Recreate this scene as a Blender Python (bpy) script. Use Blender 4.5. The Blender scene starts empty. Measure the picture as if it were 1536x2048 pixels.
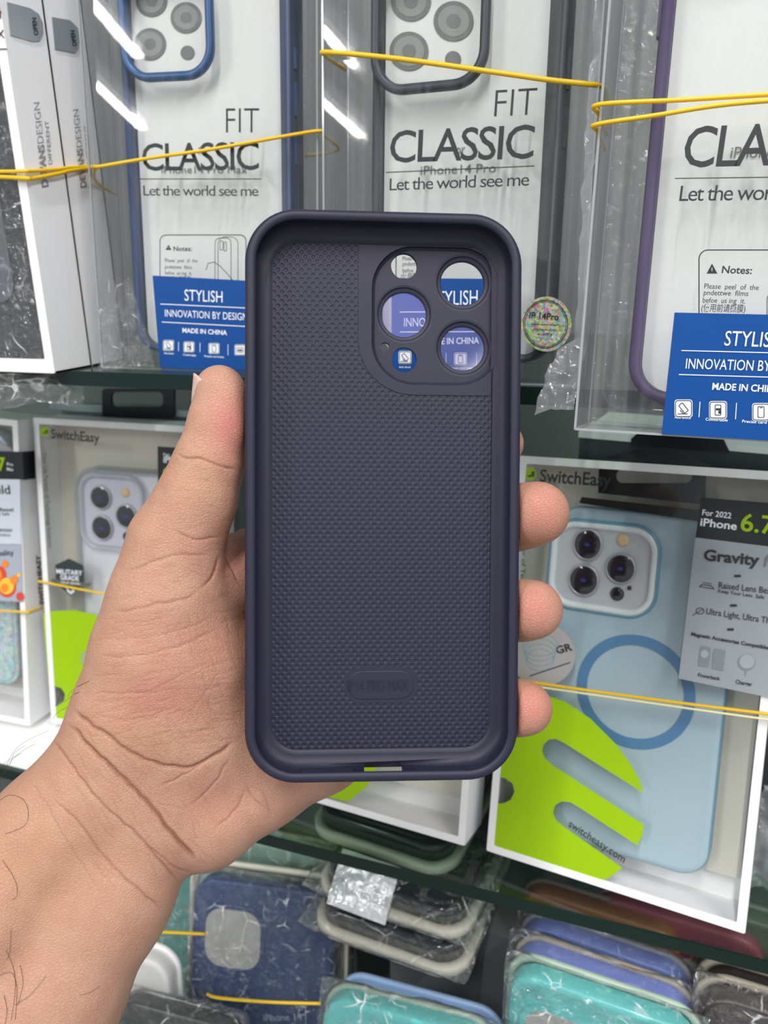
import bpy, bmesh, math, random
import numpy as np
from mathutils import Vector, Matrix, noise
from mathutils.geometry import tessellate_polygon

random.seed(7)
scene = bpy.context.scene
COL = scene.collection
PI = math.pi

# ------------------------------------------------------------------ camera
F = 1538.0                                    # focal length in pixels of the 1536 x 2048 frame
R = np.array([[0.94154154, 0.08805064, -0.32518704],
              [0.33642707, -0.29669517, 0.89374985],
              [-0.01778617, -0.95090434, -0.3089734]])      # world <- camera (x right, y down, z forward)
EYE = Vector((0, 0, 1.4))
cam = bpy.data.cameras.new('camera')
cam_o = bpy.data.objects.new('camera', cam)
COL.objects.link(cam_o)
cam.sensor_fit = 'VERTICAL'
cam.sensor_height = 36.0
cam.lens = F / 2048 * 36.0
cam.clip_start = 0.01
cm = Matrix.Identity(4)
for i in range(3):
    cm[i][0] = R[i][0]; cm[i][1] = -R[i][1]; cm[i][2] = -R[i][2]
cm.translation = EYE
cam_o.matrix_world = cm
cam.dof.use_dof = True
cam.dof.focus_distance = 0.228
cam.dof.aperture_fstop = 17.0
scene.camera = cam_o

# ------------------------------------------------------------------ light and colour management
vs = scene.view_settings
vs.view_transform = 'Standard'
vs.look = 'None'
vs.gamma = 1.0
vs.exposure = 0.25
vs.use_curve_mapping = False
scene.cycles.transparent_max_bounces = 40
scene.cycles.max_bounces = 14
scene.cycles.caustics_reflective = False
scene.cycles.caustics_refractive = False
w = bpy.data.worlds.new('shop_ambience')
scene.world = w
w.use_nodes = True
w.node_tree.nodes['Background'].inputs[0].default_value = (0.93, 0.96, 1.0, 1)
w.node_tree.nodes['Background'].inputs[1].default_value = 0.48

LAMP_POWER = 17.0
LAMPS = [(-1.48, -2.5, 2.62, 0.035), (1.5, -2.2, 2.62, 0.05), (-1.21, -1.74, 2.62, 0.035), (0.95, -0.45, 2.62, 0.05), (0.0, -0.75, 2.62, 0.05)]  # the far right tube is unseen, added to light the shelves from the front


# ------------------------------------------------------------------ helpers: colour, material
def lin(c):
    if isinstance(c, str):
        c = [int(c[i:i + 2], 16) / 255 for i in (0, 2, 4)]
    return tuple(x / 12.92 if x <= 0.04045 else ((x + 0.055) / 1.055) ** 2.4 for x in c) + (1.0,)


def mat(name, col, rough=0.5, spec=0.5, metal=0.0, alpha=1.0, bump=None, coat=0.0, sss=0.0, emit=0.0):
    m = bpy.data.materials.new(name)
    m.use_nodes = True
    nt = m.node_tree
    b = nt.nodes['Principled BSDF']
    b.inputs['Base Color'].default_value = lin(col)
    b.inputs['Roughness'].default_value = rough
    b.inputs['Specular IOR Level'].default_value = spec
    b.inputs['Metallic'].default_value = metal
    b.inputs['Alpha'].default_value = alpha
    b.inputs['Coat Weight'].default_value = coat
    if emit:
        b.inputs['Emission Color'].default_value = lin(col)
        b.inputs['Emission Strength'].default_value = emit
    if sss:
        b.inputs['Subsurface Weight'].default_value = sss
        b.inputs['Subsurface Radius'].default_value = (1.0, 0.5, 0.3)
        b.inputs['Subsurface Scale'].default_value = 0.002
    if bump:
        sc, st, dist = bump
        tc = nt.nodes.new('ShaderNodeTexCoord')
        n = nt.nodes.new('ShaderNodeTexNoise')
        n.inputs['Scale'].default_value = sc
        n.inputs['Detail'].default_value = 4
        bp = nt.nodes.new('ShaderNodeBump')
        bp.inputs['Strength'].default_value = st
        bp.inputs['Distance'].default_value = dist
        nt.links.new(tc.outputs['Object'], n.inputs['Vector'])
        nt.links.new(n.outputs['Fac'], bp.inputs['Height'])
        nt.links.new(bp.outputs['Normal'], b.inputs['Normal'])
    return m


def clear(name, tint='ffffff', base=0.03, edge=0.5, power=4.0, rough=0.03, haze=0.0, haze_col='e8ebee',
          bump=None, streak=0.0, stretch=(1, 1, 1), crease_glint=0.0):
    """thin clear plastic: see-through with a mirror-like skin that grows at grazing angles and a little haze"""
    m = bpy.data.materials.new(name)
    m.use_nodes = True
    nt = m.node_tree
    N, Lk = nt.nodes.new, nt.links.new
    nt.nodes.remove(nt.nodes['Principled BSDF'])
    out = nt.nodes['Material Output']
    tr = N('ShaderNodeBsdfTransparent'); tr.inputs[0].default_value = lin(tint)
    gl = N('ShaderNodeBsdfGlossy'); gl.inputs['Roughness'].default_value = rough
    df = N('ShaderNodeBsdfDiffuse'); df.inputs[0].default_value = lin(haze_col)
    lw = N('ShaderNodeLayerWeight'); lw.inputs[0].default_value = 0.5
    pw = N('ShaderNodeMath'); pw.operation = 'POWER'; pw.inputs[1].default_value = power
    mu = N('ShaderNodeMath'); mu.operation = 'MULTIPLY_ADD'; mu.inputs[1].default_value = edge; mu.inputs[2].default_value = base
    Lk(lw.outputs['Facing'], pw.inputs[0]); Lk(pw.outputs[0], mu.inputs[0])
    m1 = N('ShaderNodeMixShader'); m2 = N('ShaderNodeMixShader')
    Lk(mu.outputs[0], m1.inputs[0]); Lk(tr.outputs[0], m1.inputs[1]); Lk(gl.outputs[0], m1.inputs[2])
    m2.inputs[0].default_value = haze
    Lk(m1.outputs[0], m2.inputs[1]); Lk(df.outputs[0], m2.inputs[2])
    Lk(m2.outputs[0], out.inputs[0])
    tc = N('ShaderNodeTexCoord'); mp = N('ShaderNodeMapping'); mp.inputs['Scale'].default_value = stretch
    Lk(tc.outputs['Object'], mp.inputs[0])
    if bump:
        sc, st, dist = bump
        n = N('ShaderNodeTexNoise'); n.inputs['Scale'].default_value = sc; n.inputs['Detail'].default_value = 3
        n.inputs['Distortion'].default_value = 2.2
        bp = N('ShaderNodeBump'); bp.inputs['Strength'].default_value = st; bp.inputs['Distance'].default_value = dist
        Lk(mp.outputs[0], n.inputs['Vector']); Lk(n.outputs['Fac'], bp.inputs['Height'])
        Lk(bp.outputs[0], gl.inputs['Normal'])
    if streak:
        n2 = N('ShaderNodeTexNoise'); n2.inputs['Scale'].default_value = 60; n2.inputs['Detail'].default_value = 3
        mp2 = N('ShaderNodeMapping'); mp2.inputs['Scale'].default_value = (5, 5, 0.25)
        Lk(tc.outputs['Object'], mp2.inputs[0]); Lk(mp2.outputs[0], n2.inputs['Vector'])
        ma = N('ShaderNodeMapRange'); ma.inputs[1].default_value = 0.42; ma.inputs[2].default_value = 0.75
        ma.inputs[3].default_value = haze; ma.inputs[4].default_value = haze + streak
        Lk(n2.outputs['Fac'], ma.inputs[0]); Lk(ma.outputs[0], m2.inputs[0])
    if crease_glint:                                 # white crease lines in the film, painted in to stand for glints
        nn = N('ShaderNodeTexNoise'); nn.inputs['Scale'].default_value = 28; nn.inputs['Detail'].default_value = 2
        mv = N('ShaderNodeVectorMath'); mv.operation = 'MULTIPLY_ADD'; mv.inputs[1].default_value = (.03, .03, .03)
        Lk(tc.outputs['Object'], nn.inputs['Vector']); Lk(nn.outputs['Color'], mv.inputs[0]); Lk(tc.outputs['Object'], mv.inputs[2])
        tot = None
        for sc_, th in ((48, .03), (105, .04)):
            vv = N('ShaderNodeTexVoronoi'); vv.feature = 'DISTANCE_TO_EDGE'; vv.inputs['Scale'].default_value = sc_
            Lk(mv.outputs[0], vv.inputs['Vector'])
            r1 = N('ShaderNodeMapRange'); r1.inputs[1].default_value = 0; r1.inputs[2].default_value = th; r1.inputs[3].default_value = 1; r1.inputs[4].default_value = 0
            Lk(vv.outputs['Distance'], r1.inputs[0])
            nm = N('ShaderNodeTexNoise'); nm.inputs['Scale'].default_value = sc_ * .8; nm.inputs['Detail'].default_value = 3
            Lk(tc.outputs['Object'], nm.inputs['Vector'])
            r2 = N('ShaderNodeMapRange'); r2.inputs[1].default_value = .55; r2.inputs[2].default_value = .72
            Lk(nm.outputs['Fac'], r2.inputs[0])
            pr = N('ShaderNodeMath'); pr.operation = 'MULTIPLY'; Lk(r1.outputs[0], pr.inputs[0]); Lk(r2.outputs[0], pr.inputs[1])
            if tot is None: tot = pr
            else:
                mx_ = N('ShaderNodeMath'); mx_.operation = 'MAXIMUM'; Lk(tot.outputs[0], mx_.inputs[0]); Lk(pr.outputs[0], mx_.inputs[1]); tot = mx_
        fm = N('ShaderNodeMath'); fm.operation = 'MULTIPLY_ADD'; fm.inputs[1].default_value = crease_glint; fm.inputs[2].default_value = haze
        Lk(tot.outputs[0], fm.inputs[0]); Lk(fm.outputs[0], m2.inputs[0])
    return m


# ------------------------------------------------------------------ helpers: frames and placing
class Frame:
    """a flat face in the shop: u to the right, d into the depth, v up (metres)"""
    def __init__(self, O, U, D, V):
        self.O, self.U, self.D, self.V = Vector(O), Vector(U).normalized(), Vector(D).normalized(), Vector(V).normalized()
        M = Matrix.Identity(4)
        for i in range(3):
            M[i][0] = self.U[i]; M[i][1] = self.D[i]; M[i][2] = self.V[i]
        M.translation = self.O
        self.M = M
        self.Mi = M.inverted()

    def at(self, px, py, d=0.0):
        r = ray(px, py)
        P0 = self.O + self.D * d
        t = (P0 - EYE).dot(self.D) / r.dot(self.D)
        q = self.Mi @ (EYE + r * t)
        return (q.x, q.z)

    def world(self, u, d, v):
        return self.M @ Vector((u, d, v))

    def on(self, px, py, d=0.0):
        u, v = self.at(px, py, d)
        return self.world(u, d, v)


def ray(px, py):
    c = ((px - 768) / F, (py - 1024) / F, 1.0)
    return Vector([sum(R[i][k] * c[k] for k in range(3)) for i in range(3)])


def camdir(x, y, z):
    return Vector([R[i][0] * x + R[i][1] * y + R[i][2] * z for i in range(3)])


def at_t(px, py, t):
    return EYE + ray(px, py) * t


def at_h(px, py, h):
    r = ray(px, py)
    return EYE + r * (h / -r.z)


def euler_frame(O, rot):
    from mathutils import Euler
    m = Euler([math.radians(a) for a in rot], 'XYZ').to_matrix()
    return Frame(O, m.col[0], m.col[1], m.col[2])


def side_frame(fr, Wd):
    """the right-hand side of a box whose front is fr: u runs into the depth"""
    return Frame(fr.world(Wd, 0, 0), fr.D, -fr.U, fr.V)


# ------------------------------------------------------------------ helpers: meshes
def link(name, me, m, parent=None, M=None, smooth=False):
    o = bpy.data.objects.new(name, me)
    COL.objects.link(o)
    if m is not None:
        for mm in (m if isinstance(m, (list, tuple)) else [m]):
            me.materials.append(mm)
    if parent is not None:
        o.parent = parent
    if M is not None:
        o.matrix_world = M
    if smooth:
        for p in me.polygons:
            p.use_smooth = True
    return o


def obj(name, bm, m, parent=None, M=None, smooth=False):
    me = bpy.data.meshes.new(name)
    bmesh.ops.recalc_face_normals(bm, faces=bm.faces[:])
    bm.to_mesh(me); bm.free()
    return link(name, me, m, parent, M, smooth)


def tag(o, label=None, cat=None, group=None, kind=None):
    if label: o['label'] = label
    if cat: o['category'] = cat
    if group: o['group'] = group
    if kind: o['kind'] = kind
    return o


def thing(name, fr, label, cat, group=None):
    o = bpy.data.objects.new(name, None)
    COL.objects.link(o)
    o.empty_display_size = 0.01
    o.matrix_world = fr.M
    return tag(o, label, cat, group)


def struct(name, bm, m):
    return tag(obj(name, bm, m), kind='structure')


def box(bm, a, b, mi=0):
    x0, y0, z0 = a; x1, y1, z1 = b
    vv = [bm.verts.new(p) for p in [(x0, y0, z0), (x1, y0, z0), (x1, y1, z0), (x0, y1, z0),
                                    (x0, y0, z1), (x1, y0, z1), (x1, y1, z1), (x0, y1, z1)]]
    for f in [(0, 1, 2, 3), (4, 5, 6, 7), (0, 1, 5, 4), (1, 2, 6, 5), (2, 3, 7, 6), (3, 0, 4, 7)]:
        bm.faces.new([vv[i] for i in f]).material_index = mi
    return vv


def rr(u0, v0, u1, v1, r, n=8):
    if u0 > u1: u0, u1 = u1, u0
    if v0 > v1: v0, v1 = v1, v0
    pts = []
    for cx, cy, a0 in [(u1 - r, v1 - r, 0), (u0 + r, v1 - r, 90), (u0 + r, v0 + r, 180), (u1 - r, v0 + r, 270)]:
        for k in range(n + 1):
            a = math.radians(a0 + 90 * k / n)
            pts.append((cx + r * math.cos(a), cy + r * math.sin(a)))
    return pts


def circle(c, r, n=40, ry=None):
    ry = r if ry is None else ry
    return [(c[0] + r * math.cos(2 * PI * k / n), c[1] + ry * math.sin(2 * PI * k / n)) for k in range(n)]


def plate(bm, outer, holes=(), d0=0.0, d1=None, mi=0):
    """a flat plate with holes at depth d0 (toward the viewer) to d1"""
    loops = [outer] + list(holes)
    allp = [p for lp in loops for p in lp]
    tris = tessellate_polygon([[Vector((p[0], p[1], 0)) for p in lp] for lp in loops])
    vf = [bm.verts.new((p[0], d0, p[1])) for p in allp]
    for t in tris:
        try: bm.faces.new([vf[i] for i in t]).material_index = mi
        except ValueError: pass
    if d1 is not None:
        vb = [bm.verts.new((p[0], d1, p[1])) for p in allp]
        for t in tris:
            try: bm.faces.new([vb[i] for i in reversed(t)]).material_index = mi
            except ValueError: pass
        k = 0
        for lp in loops:
            n = len(lp)
            for i in range(n):
                j = (i + 1) % n
                bm.faces.new([vf[k + i], vf[k + j], vb[k + j], vb[k + i]]).material_index = mi
            k += n
    return bm


def mkplate(name, outer, holes, d0, d1, m, parent, fr):
    return obj(name, plate(bmesh.new(), outer, holes, d0, d1), m, parent, fr.M)


def loft(bm, rings, cap0=True, cap1=True, closed=False, mi=0):
    vr = [[bm.verts.new(p) for p in rg] for rg in rings]
    n = len(rings[0])
    pairs = list(zip(vr[:-1], vr[1:]))
    if closed: pairs.append((vr[-1], vr[0]))
    for a, b in pairs:
        for i in range(n):
            j = (i + 1) % n
            bm.faces.new([a[i], a[j], b[j], b[i]]).material_index = mi
    if cap0 and not closed: bm.faces.new(vr[0]).material_index = mi
    if cap1 and not closed: bm.faces.new(vr[-1]).material_index = mi
    return vr


def rr_loft(bm, u0, v0, u1, v1, r, prof, closed=False, cap0=False, cap1=False, n=8, mi=0):
    """rounded-rectangle rings; prof holds (inset, depth)"""
    rings = []
    for ins, d in prof:
        rad = max(r - ins, 0.0006)
        rings.append([(p[0], d, p[1]) for p in rr(u0 + ins, v0 + ins, u1 - ins, v1 - ins, rad, n)])
    return loft(bm, rings, cap0, cap1, closed, mi)


def tube(bm, pts, r, n=8, cyclic=False, flat=1.0):
    pts = [Vector(p) for p in pts]
    rings = []
    N = len(pts)
    up = Vector((0, 0, 1))
    for i, p in enumerate(pts):
        if cyclic:
            t = pts[(i + 1) % N] - pts[i - 1]
        else:
            t = pts[min(i + 1, N - 1)] - pts[max(i - 1, 0)]
        t.normalize()
        a = t.cross(up)
        if a.length < 1e-4: a = t.cross(Vector((1, 0, 0)))
        a.normalize(); b = a.cross(t).normalized()
        rings.append([p + (a * math.cos(2 * PI * k / n) * flat + b * math.sin(2 * PI * k / n)) * r for k in range(n)])
    loft(bm, rings, not cyclic, not cyclic, cyclic)


def smooth_path(pts, n=10):
    pts = [Vector(p) for p in pts]
    out = []
    for i in range(len(pts) - 1):
        p0, p1, p2, p3 = pts[max(i - 1, 0)], pts[i], pts[i + 1], pts[min(i + 2, len(pts) - 1)]
        for k in range(n):
            t = k / n
            out.append(0.5 * ((2 * p1) + (p2 - p0) * t + (2 * p0 - 5 * p1 + 4 * p2 - p3) * t * t + (3 * p1 - p0 - 3 * p2 + p3) * t ** 3))
    out.append(pts[-1])
    return out


# ------------------------------------------------------------------ helpers: lettering
_cache = {}


def text_tris(body, bold=0.0, sp=1.0):
    key = (body, bold, sp)
    if key not in _cache:
        c = bpy.data.curves.new('lettering', 'FONT')
        c.body = body
        c.resolution_u = 3
        c.offset = bold
        c.space_character = sp
        o = bpy.data.objects.new('lettering', c)
        COL.objects.link(o)
        dg = bpy.context.evaluated_depsgraph_get()
        me = bpy.data.meshes.new_from_object(o.evaluated_get(dg))
        V = [(v.co.x, v.co.y) for v in me.vertices]
        P = [tuple(p.vertices) for p in me.polygons]
        bpy.data.objects.remove(o); bpy.data.curves.remove(c); bpy.data.meshes.remove(me)
        _cache[key] = (V, P)
    return _cache[key]


CAP = max(v[1] for v in text_tris('H')[0])


def letter(bm, fr, body, A, B, h, d=-0.0003, bold=0.0, off=None, mi=0, shear=0.0, sp=1.0):
    """print body on the face from baseline pixel A to B with cap height h (pixels, upward) or cap offset off"""
    V, P = text_tris(body, bold, sp)
    if not V: return bm
    x0 = min(v[0] for v in V); x1 = max(v[0] for v in V)
    a = Vector(fr.at(*A, d)); b = Vector(fr.at(*B, d))
    cpx = (A[0] + off[0], A[1] + off[1]) if off else (A[0], A[1] - h)
    c = Vector(fr.at(*cpx, d)) - a
    if not off:
        e = (b - a).normalized()
        c = Vector((-e.y, e.x)) * c.length
    ev = b - a
    vs_ = []
    for x, y in V:
        p = a + ev * ((x - x0) / (x1 - x0) + shear * y / CAP * c.length / ev.length) + c * (y / CAP)
        vs_.append(bm.verts.new((p.x, d, p.y)))
    for p in P:
        try: bm.faces.new([vs_[i] for i in p]).material_index = mi
        except ValueError: pass
    return bm


def stroke(bm, fr, pts, wpx, d=-0.0003, cyclic=False, mi=0):
    """a printed line of width wpx pixels through pixels pts"""
    q = [Vector(fr.at(*p, d)) for p in pts]
    k = (Vector(fr.at(pts[0][0] + 1, pts[0][1], d)) - q[0]).length * wpx / 2
    n = len(q)
    for i in range(n if cyclic else n - 1):
        a, b = q[i], q[(i + 1) % n]
        e = (b - a)
        if e.length < 1e-9: continue
        e = e.normalized(); s = Vector((-e.y, e.x)) * k
        e = e * k * 0.4
        f = [bm.verts.new((p.x, d, p.y)) for p in (a - e + s, b + e + s, b + e - s, a - e - s)]
        bm.faces.new(f).material_index = mi
    return bm


def poly(bm, fr, pts, d=-0.0003, d1=None, holes=(), mi=0):
    return plate(bm, [fr.at(*p, d) for p in pts], [[fr.at(*p, d) for p in h] for h in holes], d, d1, mi)


def px_circle(c, rx, ry=None, n=36):
    ry = ry or rx
    return [(c[0] + rx * math.cos(2 * PI * k / n), c[1] + ry * math.sin(2 * PI * k / n)) for k in range(n)]


def px_rr(x0, y0, x1, y1, r, n=6):
    return [(p[0], p[1]) for p in rr(x0, y0, x1, y1, r, n)]


# ------------------------------------------------------------------ materials
M_wall = mat('wall_paint', '6c7071', 0.7, bump=(120, 0.2, 0.001))
M_floor = mat('floor_tile', 'a9a6a0', 0.4)
M_ceil = mat('ceiling_paint', 'e9e9e6', 0.8)
M_lamp = mat('lamp_diffuser', 'ffffff', 0.5, emit=6.0)
M_lamp_body = mat('lamp_housing', 'dddddd', 0.4)
M_glass = clear('shelf_glass', 'e3eee8', 0.05, 0.55, 4.0, 0.01)
M_glass_edge = mat('shelf_glass_edge', '05211b', 0.3, 0.4, bump=(300, 0.15, 0.0005))
M_white = mat('white_carton', 'f2f2f5', 0.42, 0.4)
M_card = mat('cream_card', 'd6d4cb', 0.6)
M_card_white = mat('white_card', 'f1eff6', 0.5)
M_black = mat('black_plastic', '15171c', 0.35)
M_black_print = mat('black_print', '23242a', 0.5)
M_grey_print = mat('grey_print', '6d6e74', 0.5)
M_white_print = mat('white_print', 'e8eef8', 0.5)
M_lime = mat('lime_print', '9ac200', 0.45, 0.3)
M_blue_label = mat('blue_label', '00468f', 0.42, 0.3)
M_pvc = clear('clear_box_plastic', 'fafbfb', 0.03, 0.45, 4.0, 0.02, haze=0.008, streak=0.05)
M_pvc_dim = clear('clear_box_side_plastic', 'eef0f0', 0.03, 0.35, 4.0, 0.05, haze=0.10, haze_col='d5d8d8', streak=0.16)
M_crease = clear('clear_box_crease', 'c9cdd0', 0.12, 0.6, 3.0, 0.1, haze=0.45, haze_col='cfd3d6')
M_window = clear('carton_window_film', 'fbfcfa', 0.03, 0.4, 4.0, 0.02)
M_film = clear('bag_film', 'f8fafa', 0.10, 0.75, 1.8, 0.13, haze=0.02, haze_col='f6f8fa', bump=(130, 1.0, 0.008), crease_glint=.85)
M_film_white = clear('cloudy_bag_film', 'f0f2f4', 0.06, 0.5, 2.5, 0.12, haze=0.22, haze_col='e6eaee', bump=(60, 0.7, 0.004), crease_glint=.4)
M_band = mat('yellow_rubber', 'e8bd12', 0.4, 0.5, sss=0.1)
M_band_pale = mat('pale_rubber', 'e9e3b4', 0.4, 0.5)
M_silver = mat('silver_foil', 'b9c2c8', 0.28, 0.5, metal=0.55)


# ------------------------------------------------------------------ the setting
bm = bmesh.new(); box(bm, (-3, 0.50, 0), (3, 0.56, 2.7)); struct('wall_back', bm, M_wall)
bm = bmesh.new(); box(bm, (-3, -4.6, -0.05), (3, 0.56, 0)); struct('floor', bm, M_floor)
bm = bmesh.new(); box(bm, (-3, -4.6, 2.7), (3, 0.56, 2.75)); struct('ceiling', bm, M_ceil)

for i, (x, y, z, wd) in enumerate(LAMPS):
    fr = Frame((x, y, z), (0, 1, 0), (-1, 0, 0), (0, 0, 1))
    t = thing('ceiling_light', fr, ['white tube light on the ceiling, far from the shelves on the left',
                                    'unseen white tube light added on the ceiling for frontal light, far from the shelves on the right',
                                    'white tube light on the ceiling, second from the left',
                                    'white tube light on the ceiling close to the shelves on the right',
                                    'white tube light on the ceiling close to the shelves in the middle'][i], 'light', 'ceiling tube lights')
    bm = bmesh.new(); box(bm, (-0.62, -0.06, 0.03), (0.62, 0.06, 0.08)); obj('housing', bm, M_lamp_body, t, fr.M)
    bm = bmesh.new(); tube(bm, [(-0.6, 0, 0), (0.6, 0, 0)], 0.016, 12); obj('tube', bm, M_lamp, t, fr.M, True)
    ld = bpy.data.lights.new('tube_glow', 'AREA')
    ld.shape = 'RECTANGLE'; ld.size = 1.2; ld.size_y = wd; ld.energy = LAMP_POWER
    ld.color = (1.0, 0.985, 0.96)
    lo = bpy.data.objects.new('tube_glow', ld); COL.objects.link(lo); lo.parent = t
    lo.matrix_world = Matrix.Translation((x, y, z - 0.03)) @ Matrix.Rotation(PI / 2, 4, 'Z')

SHELF_Y = 0.2805
H_UP, H_LOW, H_LEDGE = 0.044, 0.2761, 0.476


def glass_shelf(h, label, x0=-0.75):
    fr = Frame((0, SHELF_Y, EYE.z - h), (1, 0, 0), (0, 1, 0), (0, 0, 1))
    t = thing('glass_shelf', fr, label, 'shelf')
    bm = bmesh.new(); box(bm, (x0, 0.0008, -0.0065), (0.7, 0.218, 0)); obj('glass_pane', bm, M_glass, t, fr.M)
    bm = bmesh.new(); box(bm, (x0, 0, -0.0065), (0.7, 0.0008, 0)); obj('polished_edge', bm, M_glass_edge, t, fr.M)
    return t


glass_shelf(H_UP, 'upper clear glass shelf with dark green edge under the clear plastic boxes')
glass_shelf(H_LOW, 'lower clear glass shelf with dark green edge under the white window boxes')
fr = Frame((0, 0.1, EYE.z - H_LEDGE), (1, 0, 0), (0, 1, 0), (0, 0, 1))
t = thing('display_counter', fr, 'grey counter at the bottom carrying the bagged phone cases', 'counter')
bm = bmesh.new(); box(bm, (-0.75, -0.05, -0.02), (0.7, 0.395, 0)); obj('counter_top', bm, mat('counter_grey', '77797a', 0.5), t, fr.M)
bm = bmesh.new(); box(bm, (-0.73, -0.02, -0.92), (0.68, 0.395, -0.02)); obj('counter_base', bm, mat('counter_base', '55585a', 0.6), t, fr.M)


# ------------------------------------------------------------------ clear plastic boxes on the upper shelf
def clear_shell(t, fr, Wd, H, D, m_front=None, m_side=None):
    """five thin faces of a clear folded box and its creases"""
    m_front = m_front or M_pvc
    m_side = m_side or M_pvc_dim
    bm = bmesh.new()
    def q(a, b, c, d_):
        bm.faces.new([bm.verts.new(p) for p in (a, b, c, d_)])
    q((0, 0, 0), (Wd, 0, 0), (Wd, 0, H), (0, 0, H))
    obj('front_film', bm, m_front, t, fr.M)
    bm = bmesh.new()
    q((0, 0, 0), (0, D, 0), (0, D, H), (0, 0, H)); q((Wd, 0, 0), (Wd, D, 0), (Wd, D, H), (Wd, 0, H))
    q((0, 0, 0), (Wd, 0, 0), (Wd, D, 0), (0, D, 0)); q((0, 0, H), (Wd, 0, H), (Wd, D, H), (0, D, H))
    q((0, D, 0), (Wd, D, 0), (Wd, D, H), (0, D, H))
    obj('side_film', bm, m_side, t, fr.M)
    bm = bmesh.new()
    r = 0.00035
    for u in (0, Wd):
        for d_ in (0, D): box(bm, (u - r, d_ - r, 0), (u + r, d_ + r, H))
    for d_ in (0, D): box(bm, (0, d_ - r, -r), (Wd, d_ + r, r))
    for u in (0, Wd): box(bm, (u - r, 0, -r), (u + r, D, r))
    obj('crease', bm, M_crease, t, fr.M)
    # inner blister tray edge
    bm = bmesh.new()
    e = 0.0065
    rr_loft(bm, e, e, Wd - e, H - 0.004, 0.006, [(0, 0.004), (0, D - 0.002), (0.0006, D - 0.002), (0.0006, 0.004)], closed=True)
    obj('blister_tray', bm, M_pvc, t, fr.M, True)


def bumper_case(fr, rect, d0, d1, m_frame, wall, label, lens, ring, m_ring, side_buttons=None, R_=0.011, inner=0.0):
    """a case in its box: coloured bumper frame, clear back and a camera ring"""
    u0, v0, u1, v1 = rect
    f2 = Frame(fr.world(u0, d0, v0), fr.U, fr.D, fr.V)
    t = thing('phone_case', f2, label, 'phone case', 'framed phone cases in clear boxes')
    Wd, H, D = u1 - u0, v1 - v0, d1 - d0
    bm = bmesh.new()
    rr_loft(bm, 0, 0, Wd, H, R_, [(wall, 0.0004), (0.0006, 0), (0, 0.001), (0, D - 0.001), (0.0006, D), (wall, D), (wall, 0.0004)], closed=True, n=10)
    obj('bumper_frame', bm, m_frame, t, f2.M, True)
    bm = bmesh.new()
    plate(bm, rr(wall, wall, Wd - wall, H - wall, R_ - wall, 8), [], 0.0012, 0.0022)
    obj('clear_back', bm, M_window, t, f2.M)
    if inner:
        bm = bmesh.new(); box(bm, (Wd - wall - inner, 0.0026, .010), (Wd - wall, D - .001, H - .010)); obj('inner_wall', bm, m_frame, t, f2.M)
    # camera ring
    (a0, b0, a1, b1), th, rad = ring
    bm = bmesh.new()
    o = (a0 - u0, b0 - v0, a1 - u0, b1 - v0)
    rr_loft(bm, *o, rad, [(0, 0.0012), (0, -0.0012), (0.0006, -0.0018), (th - 0.0009, -0.0018), (th - 0.0004, -0.001), (th, 0.001)], n=10)
    obj('camera_ring', bm, m_ring, t, f2.M, True)
    for (va, vb) in side_buttons or []:
        bm = bmesh.new(); box(bm, (Wd - 0.0002, 0.004, va), (Wd + 0.0009, 0.0065, vb)); obj('side_button', bm, m_ring, t, f2.M)
    return t


NOTE = ['Please  peel  of  the', 'pndettwe  films', 'befoe  us ing  it.', '(使用前请撕膜)']


def notes_panel(bm, fr, X0, Y0, X1, Y1, head, tri, lines, d):
    """the printed care note in a thin rounded outline"""
    r = (X1 - X0) * 0.07
    stroke(bm, fr, px_rr(X0, Y0, X1, Y1, r), (X1 - X0) * 0.010, d, True)
    letter(bm, fr, 'Notes:', *head, d, bold=0.02)
    cx, cy, s = tri
    poly(bm, fr, [(cx - s, cy + s * 0.85), (cx + s, cy + s * 0.85), (cx, cy - s)], d,
         holes=[[(cx - 0.08 * s, cy - 0.25 * s), (cx + 0.08 * s, cy - 0.25 * s), (cx + 0.06 * s, cy + 0.4 * s), (cx - 0.06 * s, cy + 0.4 * s)]])
    for body, (A, B, h) in zip(NOTE, lines):
        letter(bm, fr, body, A, B, h, d, bold=0.006)


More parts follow.
